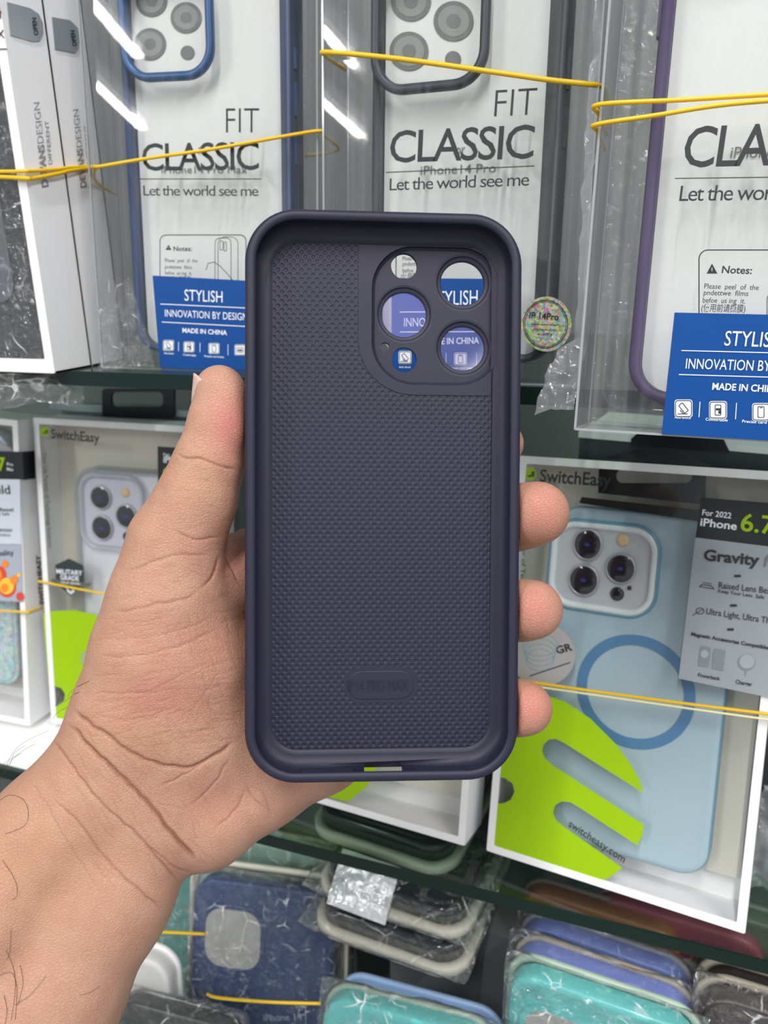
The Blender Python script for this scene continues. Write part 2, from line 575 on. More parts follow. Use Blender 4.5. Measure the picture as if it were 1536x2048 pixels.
def icon(bmw, bmk, fr, c, s, kind, d):
    x, y = c
    poly(bmw, fr, px_rr(x - s / 2, y - s / 2, x + s / 2, y + s / 2, s * 0.16), d)
    k = s * 0.045
    d2 = d - 0.0001
    stroke(bmk, fr, px_rr(x - s * .44, y - s * .44, x + s * .44, y + s * .44, s * .12), k, d2, True)
    if kind == 0:
        a = math.radians(-38)
        pts = [(x + (p[0]) * math.cos(a) - p[1] * math.sin(a), y - s * .03 + p[0] * math.sin(a) + p[1] * math.cos(a))
               for p in rr(-s * .13, -s * .27, s * .13, s * .27, s * .04, 3)]
        stroke(bmk, fr, pts, k, d2, True)
        stroke(bmk, fr, [(x - s * .32, y + s * .3), (x + s * .22, y + s * .3)], k, d2)
        stroke(bmk, fr, [(x - s * .18, y + s * .1), (x + s * .0, y + s * .3)], k, d2)
    elif kind == 1:
        stroke(bmk, fr, px_rr(x - s * .16, y - s * .28, x + s * .16, y + s * .28, s * .04), k, d2, True)
        poly(bmk, fr, px_rr(x - s * .12, y - s * .1, x + s * .16, y + s * .02, s * .03), d2)
        poly(bmk, fr, px_rr(x + s * .02, y + s * .04, x + s * .18, y + s * .2, s * .04), d2)
    elif kind == 2:
        stroke(bmk, fr, px_rr(x - s * .17, y - s * .3, x + s * .17, y + s * .3, s * .05), k, d2, True)
        stroke(bmk, fr, [(x - s * .04, y - s * .24), (x + s * .06, y - s * .24)], k, d2)
    else:
        stroke(bmk, fr, px_rr(x - s * .28, y - s * .2, x + s * .28, y + s * .2, s * .05), k, d2, True)
        poly(bmk, fr, px_rr(x - s * .2, y - s * .05, x + s * .2, y + s * .1, s * .03), d2)


def blue_sticker(t, fr, quad, words, rules, icons, isz, dividers, caps, d):
    o = obj('blue_label', poly(bmesh.new(), fr, quad, d, d + 0.0003), M_blue_label, t, fr.M)
    bw, bk = bmesh.new(), bmesh.new()
    for (body, A, B, h, bold) in words: letter(bw, fr, body, A, B, h, d - 0.0002, bold)
    for (a, b, wd) in rules + dividers: stroke(bw, fr, [a, b], wd, d - 0.0002)
    for i, c in enumerate(icons): icon(bw, bk, fr, c, isz, i, d - 0.0002)
    for (body, A, B, h) in caps: letter(bw, fr, body, A, B, h, d - 0.0002, 0.01)
    obj('label_print', bw, M_white_print, o, fr.M)
    obj('icon_print', bk, M_black_print, o, fr.M)


def lens_prints(t, fr, circles, d):
    """the grey lenses printed on the card behind the case"""
    for c, r, dot in circles:
        bm = bmesh.new()
        poly(bm, fr, px_circle(c, r), d, mi=0)
        if not dot:
            poly(bm, fr, px_circle(c, r * .78), d - 0.0001, mi=1)
            poly(bm, fr, px_circle(c, r * .36), d - 0.0002, mi=0)
        obj('printed_lens', bm, [M_lens_a, M_lens_b], t, fr.M)


M_lens_a = mat('printed_lens_dark', '74757a', 0.5)
M_lens_b = mat('printed_lens_light', '94959a', 0.5)
M_navy = mat('navy_bumper', '2b3e63', 0.5, bump=(900, 0.05, 0.0002))
M_navy_ring = mat('blue_metal_ring', '29507f', 0.35, 0.5, metal=0.3)
M_gun = mat('charcoal_bumper', '2e373f', 0.5)
M_gun_ring = mat('charcoal_metal_ring', '323a43', 0.4, metal=0.2)
M_purple = mat('purple_bumper', '3b2b54', 0.55)

# --- blue framed case
frB = euler_frame((-0.244, 0.2937, EYE.z - 0.044), (-5, 1, 8))
tB = thing('package_box', frB, 'clear plastic box showing a navy framed case, yellow band slanting up across its front', 'package', 'clear plastic case boxes')
clear_shell(tB, frB, 0.1035, 0.2, 0.025)
d_c = 0.006
u0, v0 = frB.at(250, 300, d_c)[0], frB.at(400, 704, d_c)[1]
u1 = frB.at(583, 300, d_c)[0]
ra, rb = frB.at(240, 60, d_c), frB.at(430, 157, d_c)
ring = ((ra[0], rb[1], rb[0], rb[1] + (rb[0] - ra[0]) * 1.02), 0.0036, 0.0125)
bumper_case(frB, (u0, v0, u1, v0 + 0.159), d_c, 0.0235, M_navy, 0.0026,
            'navy blue framed phone case with clear back inside the left clear box', None, ring, M_navy_ring,
            [(0.079, 0.092), (0.098, 0.111), (0.116, 0.124)], inner=0.0028)
d_k = 0.0125
mkplate('insert_card', rr(u0 + .003, v0 + .003, u1 - .0032, v0 + .156, .006), [], d_k, d_k + 0.0006, M_card_white, tB, frB)
lens_prints(tB, frB, [((300, 88), 32, 0), ((372, 35), 31, 0), ((303, 2), 31, 0), ((375, 105), 14, 1)], d_k - 0.0004)
bm = bmesh.new()
letter(bm, frB, 'for', (396, 308), (418, 308), 14, d_k - 0.0004)
letter(bm, frB, 'iPhone14 Pro Max', (323, 346), (494, 346), 14, d_k - 0.0004)
obj('card_print', bm, M_grey_print, tB, frB.M)
bm = bmesh.new()
letter(bm, frB, 'FIT', (452, 266), (518, 266), 50, bold=-0.012)
letter(bm, frB, 'CLASSIC', (285, 341), (518, 339), 53, bold=0.008, sp=0.90)
stroke(bm, frB, [(280, 358), (522, 358)], 1.6)
letter(bm, frB, 'Let the world see me', (287, 391), (517, 392), 20, bold=0.002, sp=0.86)
notes_panel(bm, frB, 320, 470, 492, 600, ((347, 502), (384, 502), 9), (337, 495, 6),
            [((330, 524), (395, 525), 7), ((330, 537), (384, 538), 7), ((330, 549), (384, 550), 7), ((330, 562), (384, 562), 8)], -0.0003)
for (x0, y0, x1, y1, r_) in [(430, 476, 462, 600, 10), (436, 474, 476, 600, 14), (440, 482, 446, 500, 2), (448, 484, 453, 502, 2)]:
    stroke(bm, frB, px_rr(x0, y0, x1, y1, r_), 1.2, -0.0003, True)
stroke(bm, frB, [(412, 540), (416, 527), (428, 524), (440, 532), (455, 548), (465, 560)], 1.3)
obj('front_print', bm, M_black_print, tB, frB.M)
blue_sticker(tB, frB, [(305, 551), (506, 562), (512, 743), (320, 735)],
             [('STYLISH', (369, 601), (445, 605), 22, 0.0), ('INNOVATION BY DESIGN', (330, 633), (495, 641), 14, 0.0), ('MADE IN CHINA', (365, 665), (454, 670), 9, 0.02)],
             [((321, 608), (492, 616), 1.4), ((324, 644), (494, 653), 1.4)],
             [(337, 691), (378, 694), (428, 697), (480, 700)], 22, [((357, 684), (357, 702), 1), ((400, 686), (400, 704), 1), ((456, 689), (456, 710), 1)],
             [('Anti shock', (328, 708), (348, 709), 4), ('Comfortable', (366, 711), (392, 713), 4), ('Precise card holes', (409, 714), (448, 716), 4)], -0.0012)

# --- charcoal framed case in the middle
frM = euler_frame((-0.1286, 0.2864, EYE.z - 0.044), (-5, 0, 0))
tM = thing('package_box', frM, 'clear plastic box behind the held case with a charcoal framed case and round glittering sticker', 'package', 'clear plastic case boxes')
clear_shell(tM, frM, 0.1, 0.2, 0.025)
u0, v0 = frM.at(742, 400, d_c)[0], frM.at(900, 722, d_c)[1]
u1 = frM.at(1114, 430, d_c)[0]
ra, rb = frM.at(744, 60, d_c), frM.at(975, 173, d_c)
ring = ((ra[0], rb[1], rb[0], rb[1] + (rb[0] - ra[0]) * 1.02), 0.0036, 0.0125)
bumper_case(frM, (u0, v0, u1, v0 + 0.152), d_c, 0.0235, M_gun, 0.0026,
            'charcoal framed phone case with clear back inside the middle clear box', None, ring, M_gun_ring,
            [(0.075, 0.088), (0.094, 0.107)], inner=0.0042)
mkplate('insert_card', rr(u0 + .003, v0 + .003, u1 - .0045, v0 + .149, .006), [], d_k, d_k + 0.0006, M_card_white, tM, frM)
lens_prints(tM, frM, [((818, 102), 39, 0), ((907, 42), 40, 0), ((822, 2), 40, 0), ((906, 118), 16, 1)], d_k - 0.0004)
bm = bmesh.new()
letter(bm, frM, 'for', (906, 308), (930, 306), 18, d_k - 0.0004)
letter(bm, frM, 'iPhone14 Pro', (841, 349), (991, 344), 17, d_k - 0.0004)
obj('card_print', bm, M_grey_print, tM, frM.M)
bm = bmesh.new()
letter(bm, frM, 'FIT', (988, 234), (1071, 230), 54, bold=-0.012)
letter(bm, frM, 'CLASSIC', (779, 325), (1066, 316), 62, bold=0.008, sp=0.90)
stroke(bm, frM, [(772, 345), (1068, 332)], 1.8)
letter(bm, frM, 'Let the world see me', (779, 381), (1058, 371), 24, bold=0.002, sp=0.86)
notes_panel(bm, frM, 792, 462, 1000, 620, ((824, 498), (874, 496), 12), (810, 491, 8),
            [((805, 521), (884, 519), 8), ((805, 532), (868, 531), 8), ((805, 545), (868, 544), 8), ((802, 557), (868, 556), 9)], -0.0003)
obj('front_print', bm, M_black_print, tM, frM.M)
blue_sticker(tM, frM, [(783, 556), (1022, 558), (1024, 764), (783, 762)],
             [('STYLISH', (862, 611), (955, 609), 28, 0.0), ('INNOVATION BY DESIGN', (808, 653), (1009, 652), 17, 0.0), ('MADE IN CHINA', (852, 689), (958, 687), 12, 0.02)],
             [((800, 624), (1010, 623), 1.6), ((800, 664), (1010, 663), 1.6)],
             [(810, 715), (866, 716), (921, 718), (985, 719)], 26, [((838, 706), (838, 730), 1), ((892, 706), (892, 730), 1), ((953, 706), (953, 730), 1)],
             [('Anti shock', (798, 736), (822, 736), 4), ('Comfortable', (850, 737), (884, 737), 4), ('Precise card holes', (898, 738), (946, 738), 4)], -0.0012)

# glittering round sticker
mh = bpy.data.materials.new('hologram_foil'); mh.use_nodes = True
nt = mh.node_tree; b_ = nt.nodes['Principled BSDF']
tc = nt.nodes.new('ShaderNodeTexCoord'); vo = nt.nodes.new('ShaderNodeTexVoronoi'); vo.inputs['Scale'].default_value = 1250
hs = nt.nodes.new('ShaderNodeHueSaturation'); hs.inputs['Saturation'].default_value = 0.95; hs.inputs['Value'].default_value = 1.0
mx = nt.nodes.new('ShaderNodeMixRGB'); mx.inputs[0].default_value = 0.3; mx.inputs[2].default_value = lin('b9c25a')
nt.links.new(tc.outputs['Object'], vo.inputs['Vector']); nt.links.new(vo.outputs['Color'], hs.inputs['Color'])
nt.links.new(hs.outputs[0], mx.inputs[1]); nt.links.new(mx.outputs[0], b_.inputs['Base Color'])
b_.inputs['Roughness'].default_value = 0.3; b_.inputs['Metallic'].default_value = 0.25
frS = frM
bm = bmesh.new(); poly(bm, frS, px_circle((1093, 648), 50, 55, 48), -0.0011, -0.0008)
st = obj('round_sticker', bm, mh, tM, frS.M)
bm = bmesh.new()
stroke(bm, frS, px_circle((1091, 648), 44, 48, 48), 1.6, -0.0013, True)
stroke(bm, frS, px_circle((1091, 648), 41, 45, 48), 1.0, -0.0013, True)
letter(bm, frS, 'IP 14Pro', (1058, 636), (1117, 640), 12, -0.0013, bold=0.02)
stroke(bm, frS, [(1062, 648), (1118, 650)], 1, -0.0013)
letter(bm, frS, 'premium case', (1066, 660), (1112, 662), 5, -0.0013)
letter(bm, frS, 'quality', (1074, 670), (1104, 671), 5, -0.0013)
obj('sticker_print', bm, M_black_print, st, frS.M)

# --- purple framed case on the right, strapped in front of the shelf edge
frP = euler_frame((-0.0239, 0.2395, EYE.z - 0.05), (-8, 0, -3))
tP = thing('package_box', frP, 'clear plastic box at right showing a purple framed case, nearest of the clear boxes', 'package', 'clear plastic case boxes')
clear_shell(tP, frP, 0.112, 0.21, 0.028, clear('wrinkled_front', 'fafbfb', 0.03, 0.45, 4.0, 0.03, haze=0.01, streak=0.05),
            clear('wrinkled_side', 'eef0f0', 0.05, 0.4, 3.0, 0.08, haze=0.14, haze_col='c9cccc', bump=(160, 0.6, 0.002), streak=0.2))
u0, v0 = frP.at(1255, 740, d_c)[0], frP.at(1330, 808, d_c)[1]
bumper_case(frP, (u0, v0, u0 + 0.0805, v0 + 0.163), d_c, 0.021, M_purple, 0.0034,
            'purple framed phone case with clear back inside the right clear box', None,
            ((u0 + .002, v0 + .124, u0 + .038, v0 + .161), 0.0034, 0.0125), M_purple, None, 0.0125)
bm = bmesh.new()
for a, b in ((0.104, 0.117), (0.121, 0.134)):
    box(bm, (u0 - 0.001, d_c + 0.004, v0 + a), (u0 + 0.0002, d_c + 0.007, v0 + b))
obj('volume_button', bm, M_purple, tP, frP.M)
mkplate('insert_card', rr(u0 + .0035, v0 + .0035, u0 + .077, v0 + .159, .009), [], d_k, d_k + 0.0006, M_card_white, tP, frP)
bm = bmesh.new()
letter(bm, frP, 'iPhone 14 Pro Max', (1460, 316), (1716, 312), 22, d_k - 0.0004)
obj('card_print', bm, M_grey_print, tP, frP.M)
bm = bmesh.new()
letter(bm, frP, 'CLASSIC', (1364, 334), (1715, 326), 78, bold=0.008, sp=0.90)
letter(bm, frP, 'FIT', (1615, 220), (1715, 216), 72, bold=-0.012)
stroke(bm, frP, [(1350, 357), (1720, 352)], 2)
letter(bm, frP, 'Let the world see me', (1358, 402), (1703, 398), 30, bold=0.002, sp=0.86)
notes_panel(bm, frP, 1398, 500, 1660, 700, ((1443, 546), (1503, 548), 14), (1424, 538, 11),
            [((1408, 577), (1517, 580), 10), ((1407, 590), (1496, 592), 10), ((1405, 605), (1490, 607), 10), ((1402, 622), (1490, 624), 12)], -0.0003)
stroke(bm, frP, px_rr(1534, 585, 1600, 720, 14), 1.6, -0.0003, True)
obj('front_print', bm, M_black_print, tP, frP.M)
blue_sticker(tP, frP, [(1349, 625), (1662, 632), (1652, 888), (1323, 868)],
             [('STYLISH', (1448, 691), (1562, 695), 29, 0.0), ('INNOVATION BY DESIGN', (1371, 737), (1625, 745), 20, 0.0), ('MADE IN CHINA', (1424, 779), (1560, 785), 13, 0.02)],
             [((1363, 701), (1640, 708), 1.8), ((1358, 749), (1630, 757), 1.8)],
             [(1367, 817), (1436, 820), (1522, 824), (1595, 828)], 36, [((1400, 804), (1398, 834), 1.6), ((1473, 806), (1471, 838), 1.6)],
             [('Anti shock', (1349, 837), (1382, 838), 5.5), ('Comfortable', (1411, 841), (1455, 843), 5.5), ('Precise card holes', (1484, 845), (1558, 849), 5.5)], -0.0012)

# ------------------------------------------------------------------ two white boxes on the far left of the upper shelf
M_dark_case = mat('smoky_black_case', '2a323b', 0.35)
M_dark_panel = mat('dark_grey_panel', '5c646c', 0.5)


def white_case_box(O, label, name_pts, sub_pts, tab, tab_text, front):
    fr = Frame(O, (1, 0, 0), (0, 1, 0), (0, 0, 1))
    Wd, H, D = 0.1, 0.205, 0.024
    t = thing('package_box', fr, label, 'package', 'white window boxes on the far left')
    bm = bmesh.new()
    fw, fb = 0.0045, 0.006
    # carton: hollow front with frame
    plate(bm, rr(0, 0, Wd, H, .0008, 2), [rr(fw, fb, Wd - fw, H - .045, .001, 2)], 0, 0.0008)
    box(bm, (0, 0.0008, 0), (0.0009, D, H)); box(bm, (Wd - 0.0009, 0.0008, 0), (Wd, D, H))
    box(bm, (0, 0.0008, 0), (Wd, D, 0.0009)); box(bm, (0, 0.0008, H - .0009), (Wd, D, H)); box(bm, (0, D - .0009, 0), (Wd, D, H))
    obj('carton', bm, M_white, t, fr.M)
    sf = side_frame(fr, Wd)
    bm = bmesh.new()
    (a, b, c), (a2, b2, c2) = name_pts, sub_pts
    mid = (a[0] + (b[0] - a[0]) * .5, a[1] + (b[1] - a[1]) * .5)
    m2_ = (a[0] + (b[0] - a[0]) * .52, a[1] + (b[1] - a[1]) * .52)
    letter(bm, sf, 'DEVANS', a, mid, 0, -0.0003, 0.03, off=c)
    letter(bm, sf, 'DESIGN', m2_, b, 0, -0.0003, -0.01, off=c)
    letter(bm, sf, 'BE DIFFERENT', a2, b2, 0, -0.0003, 0.0, off=c2)
    obj('side_print', bm, mat('soft_grey_print', '8b8d93', 0.5), t, sf.M)
    o = obj('silver_tab', poly(bmesh.new(), sf, tab, -0.0004, -0.0001), M_silver, t, sf.M)
    bm = bmesh.new(); letter(bm, sf, 'OPEN', *tab_text[:2], 0, -0.0006, 0.02, off=tab_text[2]); obj('tab_print', bm, M_black_print, o, sf.M)
    if front:
        mkplate('window_film', rr(fw, fb, Wd - fw, H - .045, .001, 2), [], 0.001, None, M_film, t, fr)
        mkplate('back_card', rr(.001, .001, Wd - .001, H - .001, .001, 2), [], D - 0.003, None, M_dark_panel, t, fr)
        bm = bmesh.new()
        letter(bm, fr, '14', (-18, 38), (4, 36), 30, -0.0003, 0.0)
        letter(bm, fr, 'PRO MAX', (-80, 74), (9, 76), 16, -0.0003, 0.0)
        stroke(bm, fr, [(-80, 98), (14, 98)], 1.5)
        obj('front_print', bm, mat('maroon_print', '4a2a30', 0.5), t, fr.M)
        # dark case inside
        f2 = Frame(fr.world(.008, .005, .01), fr.U, fr.D, fr.V)
        c_ = thing('phone_case', f2, 'smoky black phone case behind the wrinkled window of the leftmost white box', 'phone case')
        bm = bmesh.new()
        rr_loft(bm, 0, 0, .084, .148, .012, [(0.003, 0.0004), (0.0007, 0), (0, .001), (0, .010), (.001, .011)], cap0=True, cap1=True)
        obj('shell', bm, M_dark_case, c_, f2.M, True)
        bm = bmesh.new(); plate(bm, rr(.012, .02, .072, .115, .009), [], -0.0004, 0); obj('grey_back', bm, M_dark_panel, c_, f2.M)
    return t, fr


_, frD1 = white_case_box((-0.3516 + 0.0, 0.2717, EYE.z - 0.044), 'white window box at far left with silver tab, dark case in its window',
               ((97, 373), (79, 204), (-12, 2)), ((107, 352), (97, 241), (-7, 1)),
               [(14, 4), (60, 16), (78, 28), (86, 46), (87, 68), (80, 82), (66, 83), (21, 70)], ((77, 70), (72, 35), (-8, 1)), True)
_, frD2 = white_case_box((-0.3519 + 0.0, 0.2962, EYE.z - 0.044), 'white box tucked behind the leftmost one, only its silver tab and side showing',
               ((173, 374), (157, 218), (-11, 2)), ((184, 353), (175, 250), (-7, 1)),
               [(104, 34), (140, 40), (156, 56), (160, 80), (157, 98), (150, 106), (110, 98)], ((154, 92), (149, 60), (-8, 1)), False)


# ------------------------------------------------------------------ white window boxes on the lower shelf
M_lens_black = mat('lens_glass', '23222e', 0.12, 0.7, coat=0.5)
M_lens_rim = mat('lens_rim', 'b4b6c0', 0.3, metal=0.5)
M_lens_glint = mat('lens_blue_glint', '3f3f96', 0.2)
M_flash = mat('flash_amber', 'd8b998', 0.4)
M_body_lav = mat('pale_phone_print', 'd9dbe6', 0.4)
M_plateau = mat('camera_plateau', 'bdc0ca', 0.3)


def window_carton(t, fr, Wd, H, D, frame=0.0035, window=True, depth_card=0.019):
    bm = bmesh.new()
    plate(bm, rr(0, 0, Wd, H, .0007, 2), [rr(frame, frame, Wd - frame, H - frame, .0007, 2)], 0, 0.0008)
    w_ = 0.001
    box(bm, (0, 0.0008, 0), (w_, D, H)); box(bm, (Wd - w_, 0.0008, 0), (Wd, D, H))
    box(bm, (w_, 0.0008, 0), (Wd - w_, D, w_)); box(bm, (w_, 0.0008, H - w_), (Wd - w_, D, H))
    box(bm, (w_, D - w_, w_), (Wd - w_, D, H - w_))
    o = obj('carton', bm, M_white, t, fr.M)
    mkplate('back_card', rr(w_, w_ + .012, Wd - w_ - .0035, H - w_, .001, 2), [], depth_card, depth_card + .0006, M_card, t, fr)
    bm = bmesh.new()
    box(bm, (w_, 0.001, w_), (Wd - w_, depth_card, w_ + .0004)); obj('bottom_flap', bm, M_card_white, t, fr.M)
    if window:
        mkplate('window_film', rr(.001, .001, Wd - .001, H - .001, .0007, 2), [], 0.0009, None, M_window, t, fr)
    return o


def brand_logo(t, fr, c, r, A, B, h):
    bl, bk = bmesh.new(), bmesh.new()
    x, y = c
    poly(bl, fr, px_circle(c, r, r * 1.05), 0.0005)
    for dx, dy, k in ((-0.55, 0.42, 1), (0.05, -0.15, 1), (0.0, 0.35, -1)):
        poly(bk, fr, [(x + dx * r, y + dy * r), (x + (dx + .55) * r, y + (dy - .22) * r * k - .1 * r), (x + (dx + .75) * r, y + (dy + .1) * r), (x + (dx + .4) * r, y + (dy + .08) * r)], 0.0004)
    letter(bk, fr, 'SwitchEasy', A, B, h, 0.0004, 0.022)
    obj('brand_mark', bl, M_lime, t, fr.M)
    obj('brand_print', bk, M_black_print, t, fr.M)


def camera_lens(parent, fr, c, rx, ry, d, amber=False, plain=False):
    """one lens: rim, dark glass dome and a blue glint"""
    cu = Vector(fr.at(*c, d)); r = (Vector(fr.at(c[0] + rx, c[1], d)) - cu).length
    r2 = (Vector(fr.at(c[0], c[1] - ry, d)) - cu).length
    def ring(k, dd): return [(p[0], dd, p[1]) for p in circle(cu, r * k, 36, r2 * k)]
    if amber or plain:
        bm = bmesh.new(); loft(bm, [ring(1.0, d), ring(.92, d - .0006), ring(.5, d - .0009)], False, True)
        return obj('flash' if amber else 'sensor', bm, M_flash if amber else M_lens_black, parent, fr.M, True)
    bm = bmesh.new()
    loft(bm, [ring(1.17, d), ring(1.15, d - .0012), ring(1.04, d - .0016), ring(1.0, d - .0012)], False, False)
    o = obj('camera_lens', bm, M_lens_rim, parent, fr.M, True)
    bm = bmesh.new(); loft(bm, [ring(1.0, d - .0011), ring(.8, d - .0015), ring(.3, d - .0017)], False, True); obj('lens_glass', bm, M_lens_black, o, fr.M, True)
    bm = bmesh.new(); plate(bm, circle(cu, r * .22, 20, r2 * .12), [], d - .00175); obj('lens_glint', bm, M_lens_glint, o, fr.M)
    return o


# --- right box: ice blue case with magnet ring
frR = euler_frame((-0.0594, 0.2981, EYE.z - 0.2693), (-15, -2.3, -9))
W2, H2, D2 = 0.113, 0.1895, 0.025
tR = thing('package_box', frR, 'white window box at lower right showing an ice blue phone case with a blue ring', 'package', 'white window boxes on the lower shelf')
window_carton(tR, frR, W2, H2, D2)
brand_logo(tR, frR, (1060, 948), 12.5, (1079, 963), (1222, 973), 24)
M_ice = mat('ice_blue_frosted', 'a5bccb', 0.42, 0.4)
M_ice_rim = mat('ice_blue_rim', '6f9bb4', 0.35)
M_ring = mat('steel_blue_ring', '4f80ae', 0.45)
# case
dk = 0.008
A_, B_ = Vector(frR.at(1110, 1010, dk)), Vector(frR.at(1410, 1743, dk))
u0, u1 = frR.at(1100, 1140, dk)[0], frR.at(1447, 1440, dk)[0]
v1, v0 = frR.at(1180, 1014, dk)[1], frR.at(1330, 1740, dk)[1]
fc = Frame(frR.world(u0, dk, v0), frR.U, frR.D, frR.V)
tc_ = thing('phone_case', fc, 'ice blue frosted phone case with steel blue magnet ring in the lower right box', 'phone case')
Wc, Hc = u1 - u0, v1 - v0
bm = bmesh.new()
rr_loft(bm, 0, 0, Wc, Hc, .0125, [(.0032, .0005), (.0008, .0003), (0.0002, .0012), (0, .003), (0, .008), (.0006, .009)], cap0=True, cap1=True, n=10)
obj('back_shell', bm, M_ice, tc_, fc.M, True)
bm = bmesh.new()
rr_loft(bm, -.0001, -.0001, Wc + .0001, Hc + .0001, .0126, [(.0008, .0003), (.0003, .0009), (0, .003), (0, .0082), (.0012, .0082), (.0012, .003)], closed=True, n=10)
obj('rim', bm, M_ice_rim, tc_, fc.M, True)
cq = frR.at(1268, 1384, dk)
ra = (Vector(frR.at(1390, 1384, dk)) - Vector(cq)).length
bm = bmesh.new(); c2 = (cq[0] - u0, cq[1] - v0)
plate(bm, circle(c2, ra, 72), [circle(c2, ra - .0046, 72)], 0.0001, .0006); obj('magnet_ring', bm, M_ring, tc_, fc.M)
p0, p1 = frR.at(1108, 1080, dk), frR.at(1302, 1225, dk)
vt = frR.at(1200, 1050, dk)[1]
cr = (p0[0] - u0, frR.at(1180, 1217, dk)[1] - v0, p1[0] - u0, vt - v0)
bm = bmesh.new(); rr_loft(bm, *cr, .0105, [(-.0016, .0006), (-.0004, -.0012), (.0006, -.0016), (.0018, -.0012), (.0022, .0002)], n=10)
obj('camera_frame', bm, mat('camera_frame_white', 'dfe5ec', 0.3), tc_, fc.M, True)
bm = bmesh.new(); rr_loft(bm, *cr, .0105, [(-.0022, .0007), (-.0016, -.0006), (-.0006, -.0009), (-.0003, .0002)], n=10)
obj('camera_rim', bm, M_ice_rim, tc_, fc.M, True)
bm = bmesh.new(); plate(bm, rr(cr[0] + .0015, cr[1] + .0015, cr[2] - .0015, cr[3] - .0015, .009, 8), [], 0.00015); po = obj('camera_plateau', bm, M_plateau, tc_, fc.M)
for c, rx, ry in [((1176, 1089), 26, 28), ((1242, 1137), 27, 27), ((1168, 1160), 27, 28)]:
    camera_lens(tc_, fc, c, rx, ry, 0.0)
camera_lens(tc_, fc, (1246, 1080), 13, 13, 0.0, amber=True)
camera_lens(tc_, fc, (1234, 1188), 14, 14, 0.0, plain=True)
camera_lens(tc_, fc, (1259, 1176), 4.5, 4.5, 0.0, plain=True)

# lime print on the window with its two slots
lime = [(1030, 1380), (1085, 1388), (1130, 1404), (1180, 1437), (1230, 1487), (1262, 1530), (1278, 1560), (1287, 1586),
        (1130, 1487), (1112, 1478), (1098, 1479), (1087, 1489), (1084, 1503), (1090, 1518), (1104, 1530),
        (1287, 1650), (1284, 1670), (1275, 1691), (1160, 1616), (1140, 1604), (1122, 1603), (1110, 1611), (1106, 1626), (1112, 1641),
        (1125, 1652), (1244, 1736), (1222, 1753), (1196, 1765), (1080, 1728), (978, 1694), (985, 1608), (1006, 1607), (1021, 1600), (1029, 1584), (1025, 1567), (1010, 1556), (991, 1553), (1002, 1440)]
bm = bmesh.new(); poly(bm, frR, lime, 0.0002, 0.0005); obj('lime_print', bm, M_lime, tR, frR.M)
bm = bmesh.new(); letter(bm, frR, 'switcheasy.com', (1136, 1652), (1247, 1726), 0, 0.0003, 0.012, off=(6, -13)); obj('web_print', bm, M_black_print, tR, frR.M)
bm = bmesh.new(); letter(bm, frR, 'Your Life Partner of Technology Solutions', (1052, 985), (1033, 1290), 0, 0.0006, 0.0, off=(8, 1)); obj('slogan_print', bm, M_black_print, tR, frR.M)
bm = bmesh.new()
poly(bm, frR, px_circle((1085, 1310), 66, 62), 0.0002); o = obj('round_sticker', bm, mat('grey_sticker', 'a9a8a8', 0.4), tR, frR.M)
bm = bmesh.new()
for k in range(4): stroke(bm, frR, px_circle((1080, 1290 + 10 * k), 36 - 3 * k, 22, 30), 1.5, 0.0001, True)
obj('sticker_rings', bm, mat('pale_blue_print', '86a9b8', 0.5), o, frR.M)
bm = bmesh.new(); letter(bm, frR, 'GR', (1114, 1308), (1146, 1300), 14, 0.0001, 0.03); stroke(bm, frR, [(1060, 1352), (1140, 1325)], 2, 0.0001); obj('sticker_print', bm, M_black_print, o, frR.M)
# size label
M_label_grey = mat('label_grey', '979ea6', 0.5)
M_label_black = mat('label_black', '16181d', 0.5)
bm = bmesh.new(); poly(bm, frR, [(1402, 995), (1640, 1014), (1628, 1104), (1391, 1075)], -0.0014, -0.0006); lb = obj('size_label', bm, M_label_black, tR, frR.M)
bm = bmesh.new(); poly(bm, frR, [(1391, 1075), (1628, 1104), (1580, 1404), (1357, 1357)], -0.0014, -0.0006); obj('feature_panel', bm, M_label_grey, lb, frR.M)
bm = bmesh.new()
letter(bm, frR, 'For 2022', (1404, 1030), (1462, 1037), 11, -0.0017, 0.015)
letter(bm, frR, 'iPhone', (1400, 1051), (1473, 1060), 15, -0.0017, 0.02)
obj('pale_print', bm, M_white_print, lb, frR.M)
bm = bmesh.new(); letter(bm, frR, '6.7"', (1480, 1061), (1566, 1070), 34, -0.0017, 0.015); obj('lime_number', bm, M_lime, lb, frR.M)
bm = bmesh.new()
dl = -0.0017
letter(bm, frR, 'Gravity', (1407, 1120), (1518, 1131), 21, dl, 0.03)
for x, y in ((1475, 1152), (1467, 1211), (1461, 1259)): poly(bm, frR, px_rr(x - 7, y - 2.5, x + 7, y + 2.5, 2.4), dl)
letter(bm, frR, 'Raised Lens Bezel', (1437, 1176), (1552, 1189), 12, dl, 0.008)
letter(bm, frR, 'Keep Your Lens  Safe', (1436, 1185), (1528, 1198), 7, dl, 0.01)
letter(bm, frR, 'Ultra Light, Ultra Thin', (1412, 1228), (1550, 1249), 12, dl, 0.008)
letter(bm, frR, 'Magnetic Accessories Compatible', (1382, 1271), (1536, 1299), 7, dl, 0.03)
letter(bm, frR, 'Powerbank', (1396, 1353), (1440, 1361), 7, dl, 0.02)
letter(bm, frR, 'Charger', (1471, 1367), (1504, 1373), 8, dl, 0.02)
stroke(bm, frR, [(1404, 1169), (1423, 1172), (1428, 1178), (1399, 1173)], 1.6, dl, True)
stroke(bm, frR, [(1406, 1165), (1423, 1168)], 1.4, dl)
stroke(bm, frR, px_circle((1400, 1222), 8, 6, 16), 1.4, dl, True); stroke(bm, frR, [(1385, 1231), (1406, 1218)], 1.4, dl)
obj('feature_print', bm, M_black_print, lb, frR.M)
bm = bmesh.new()
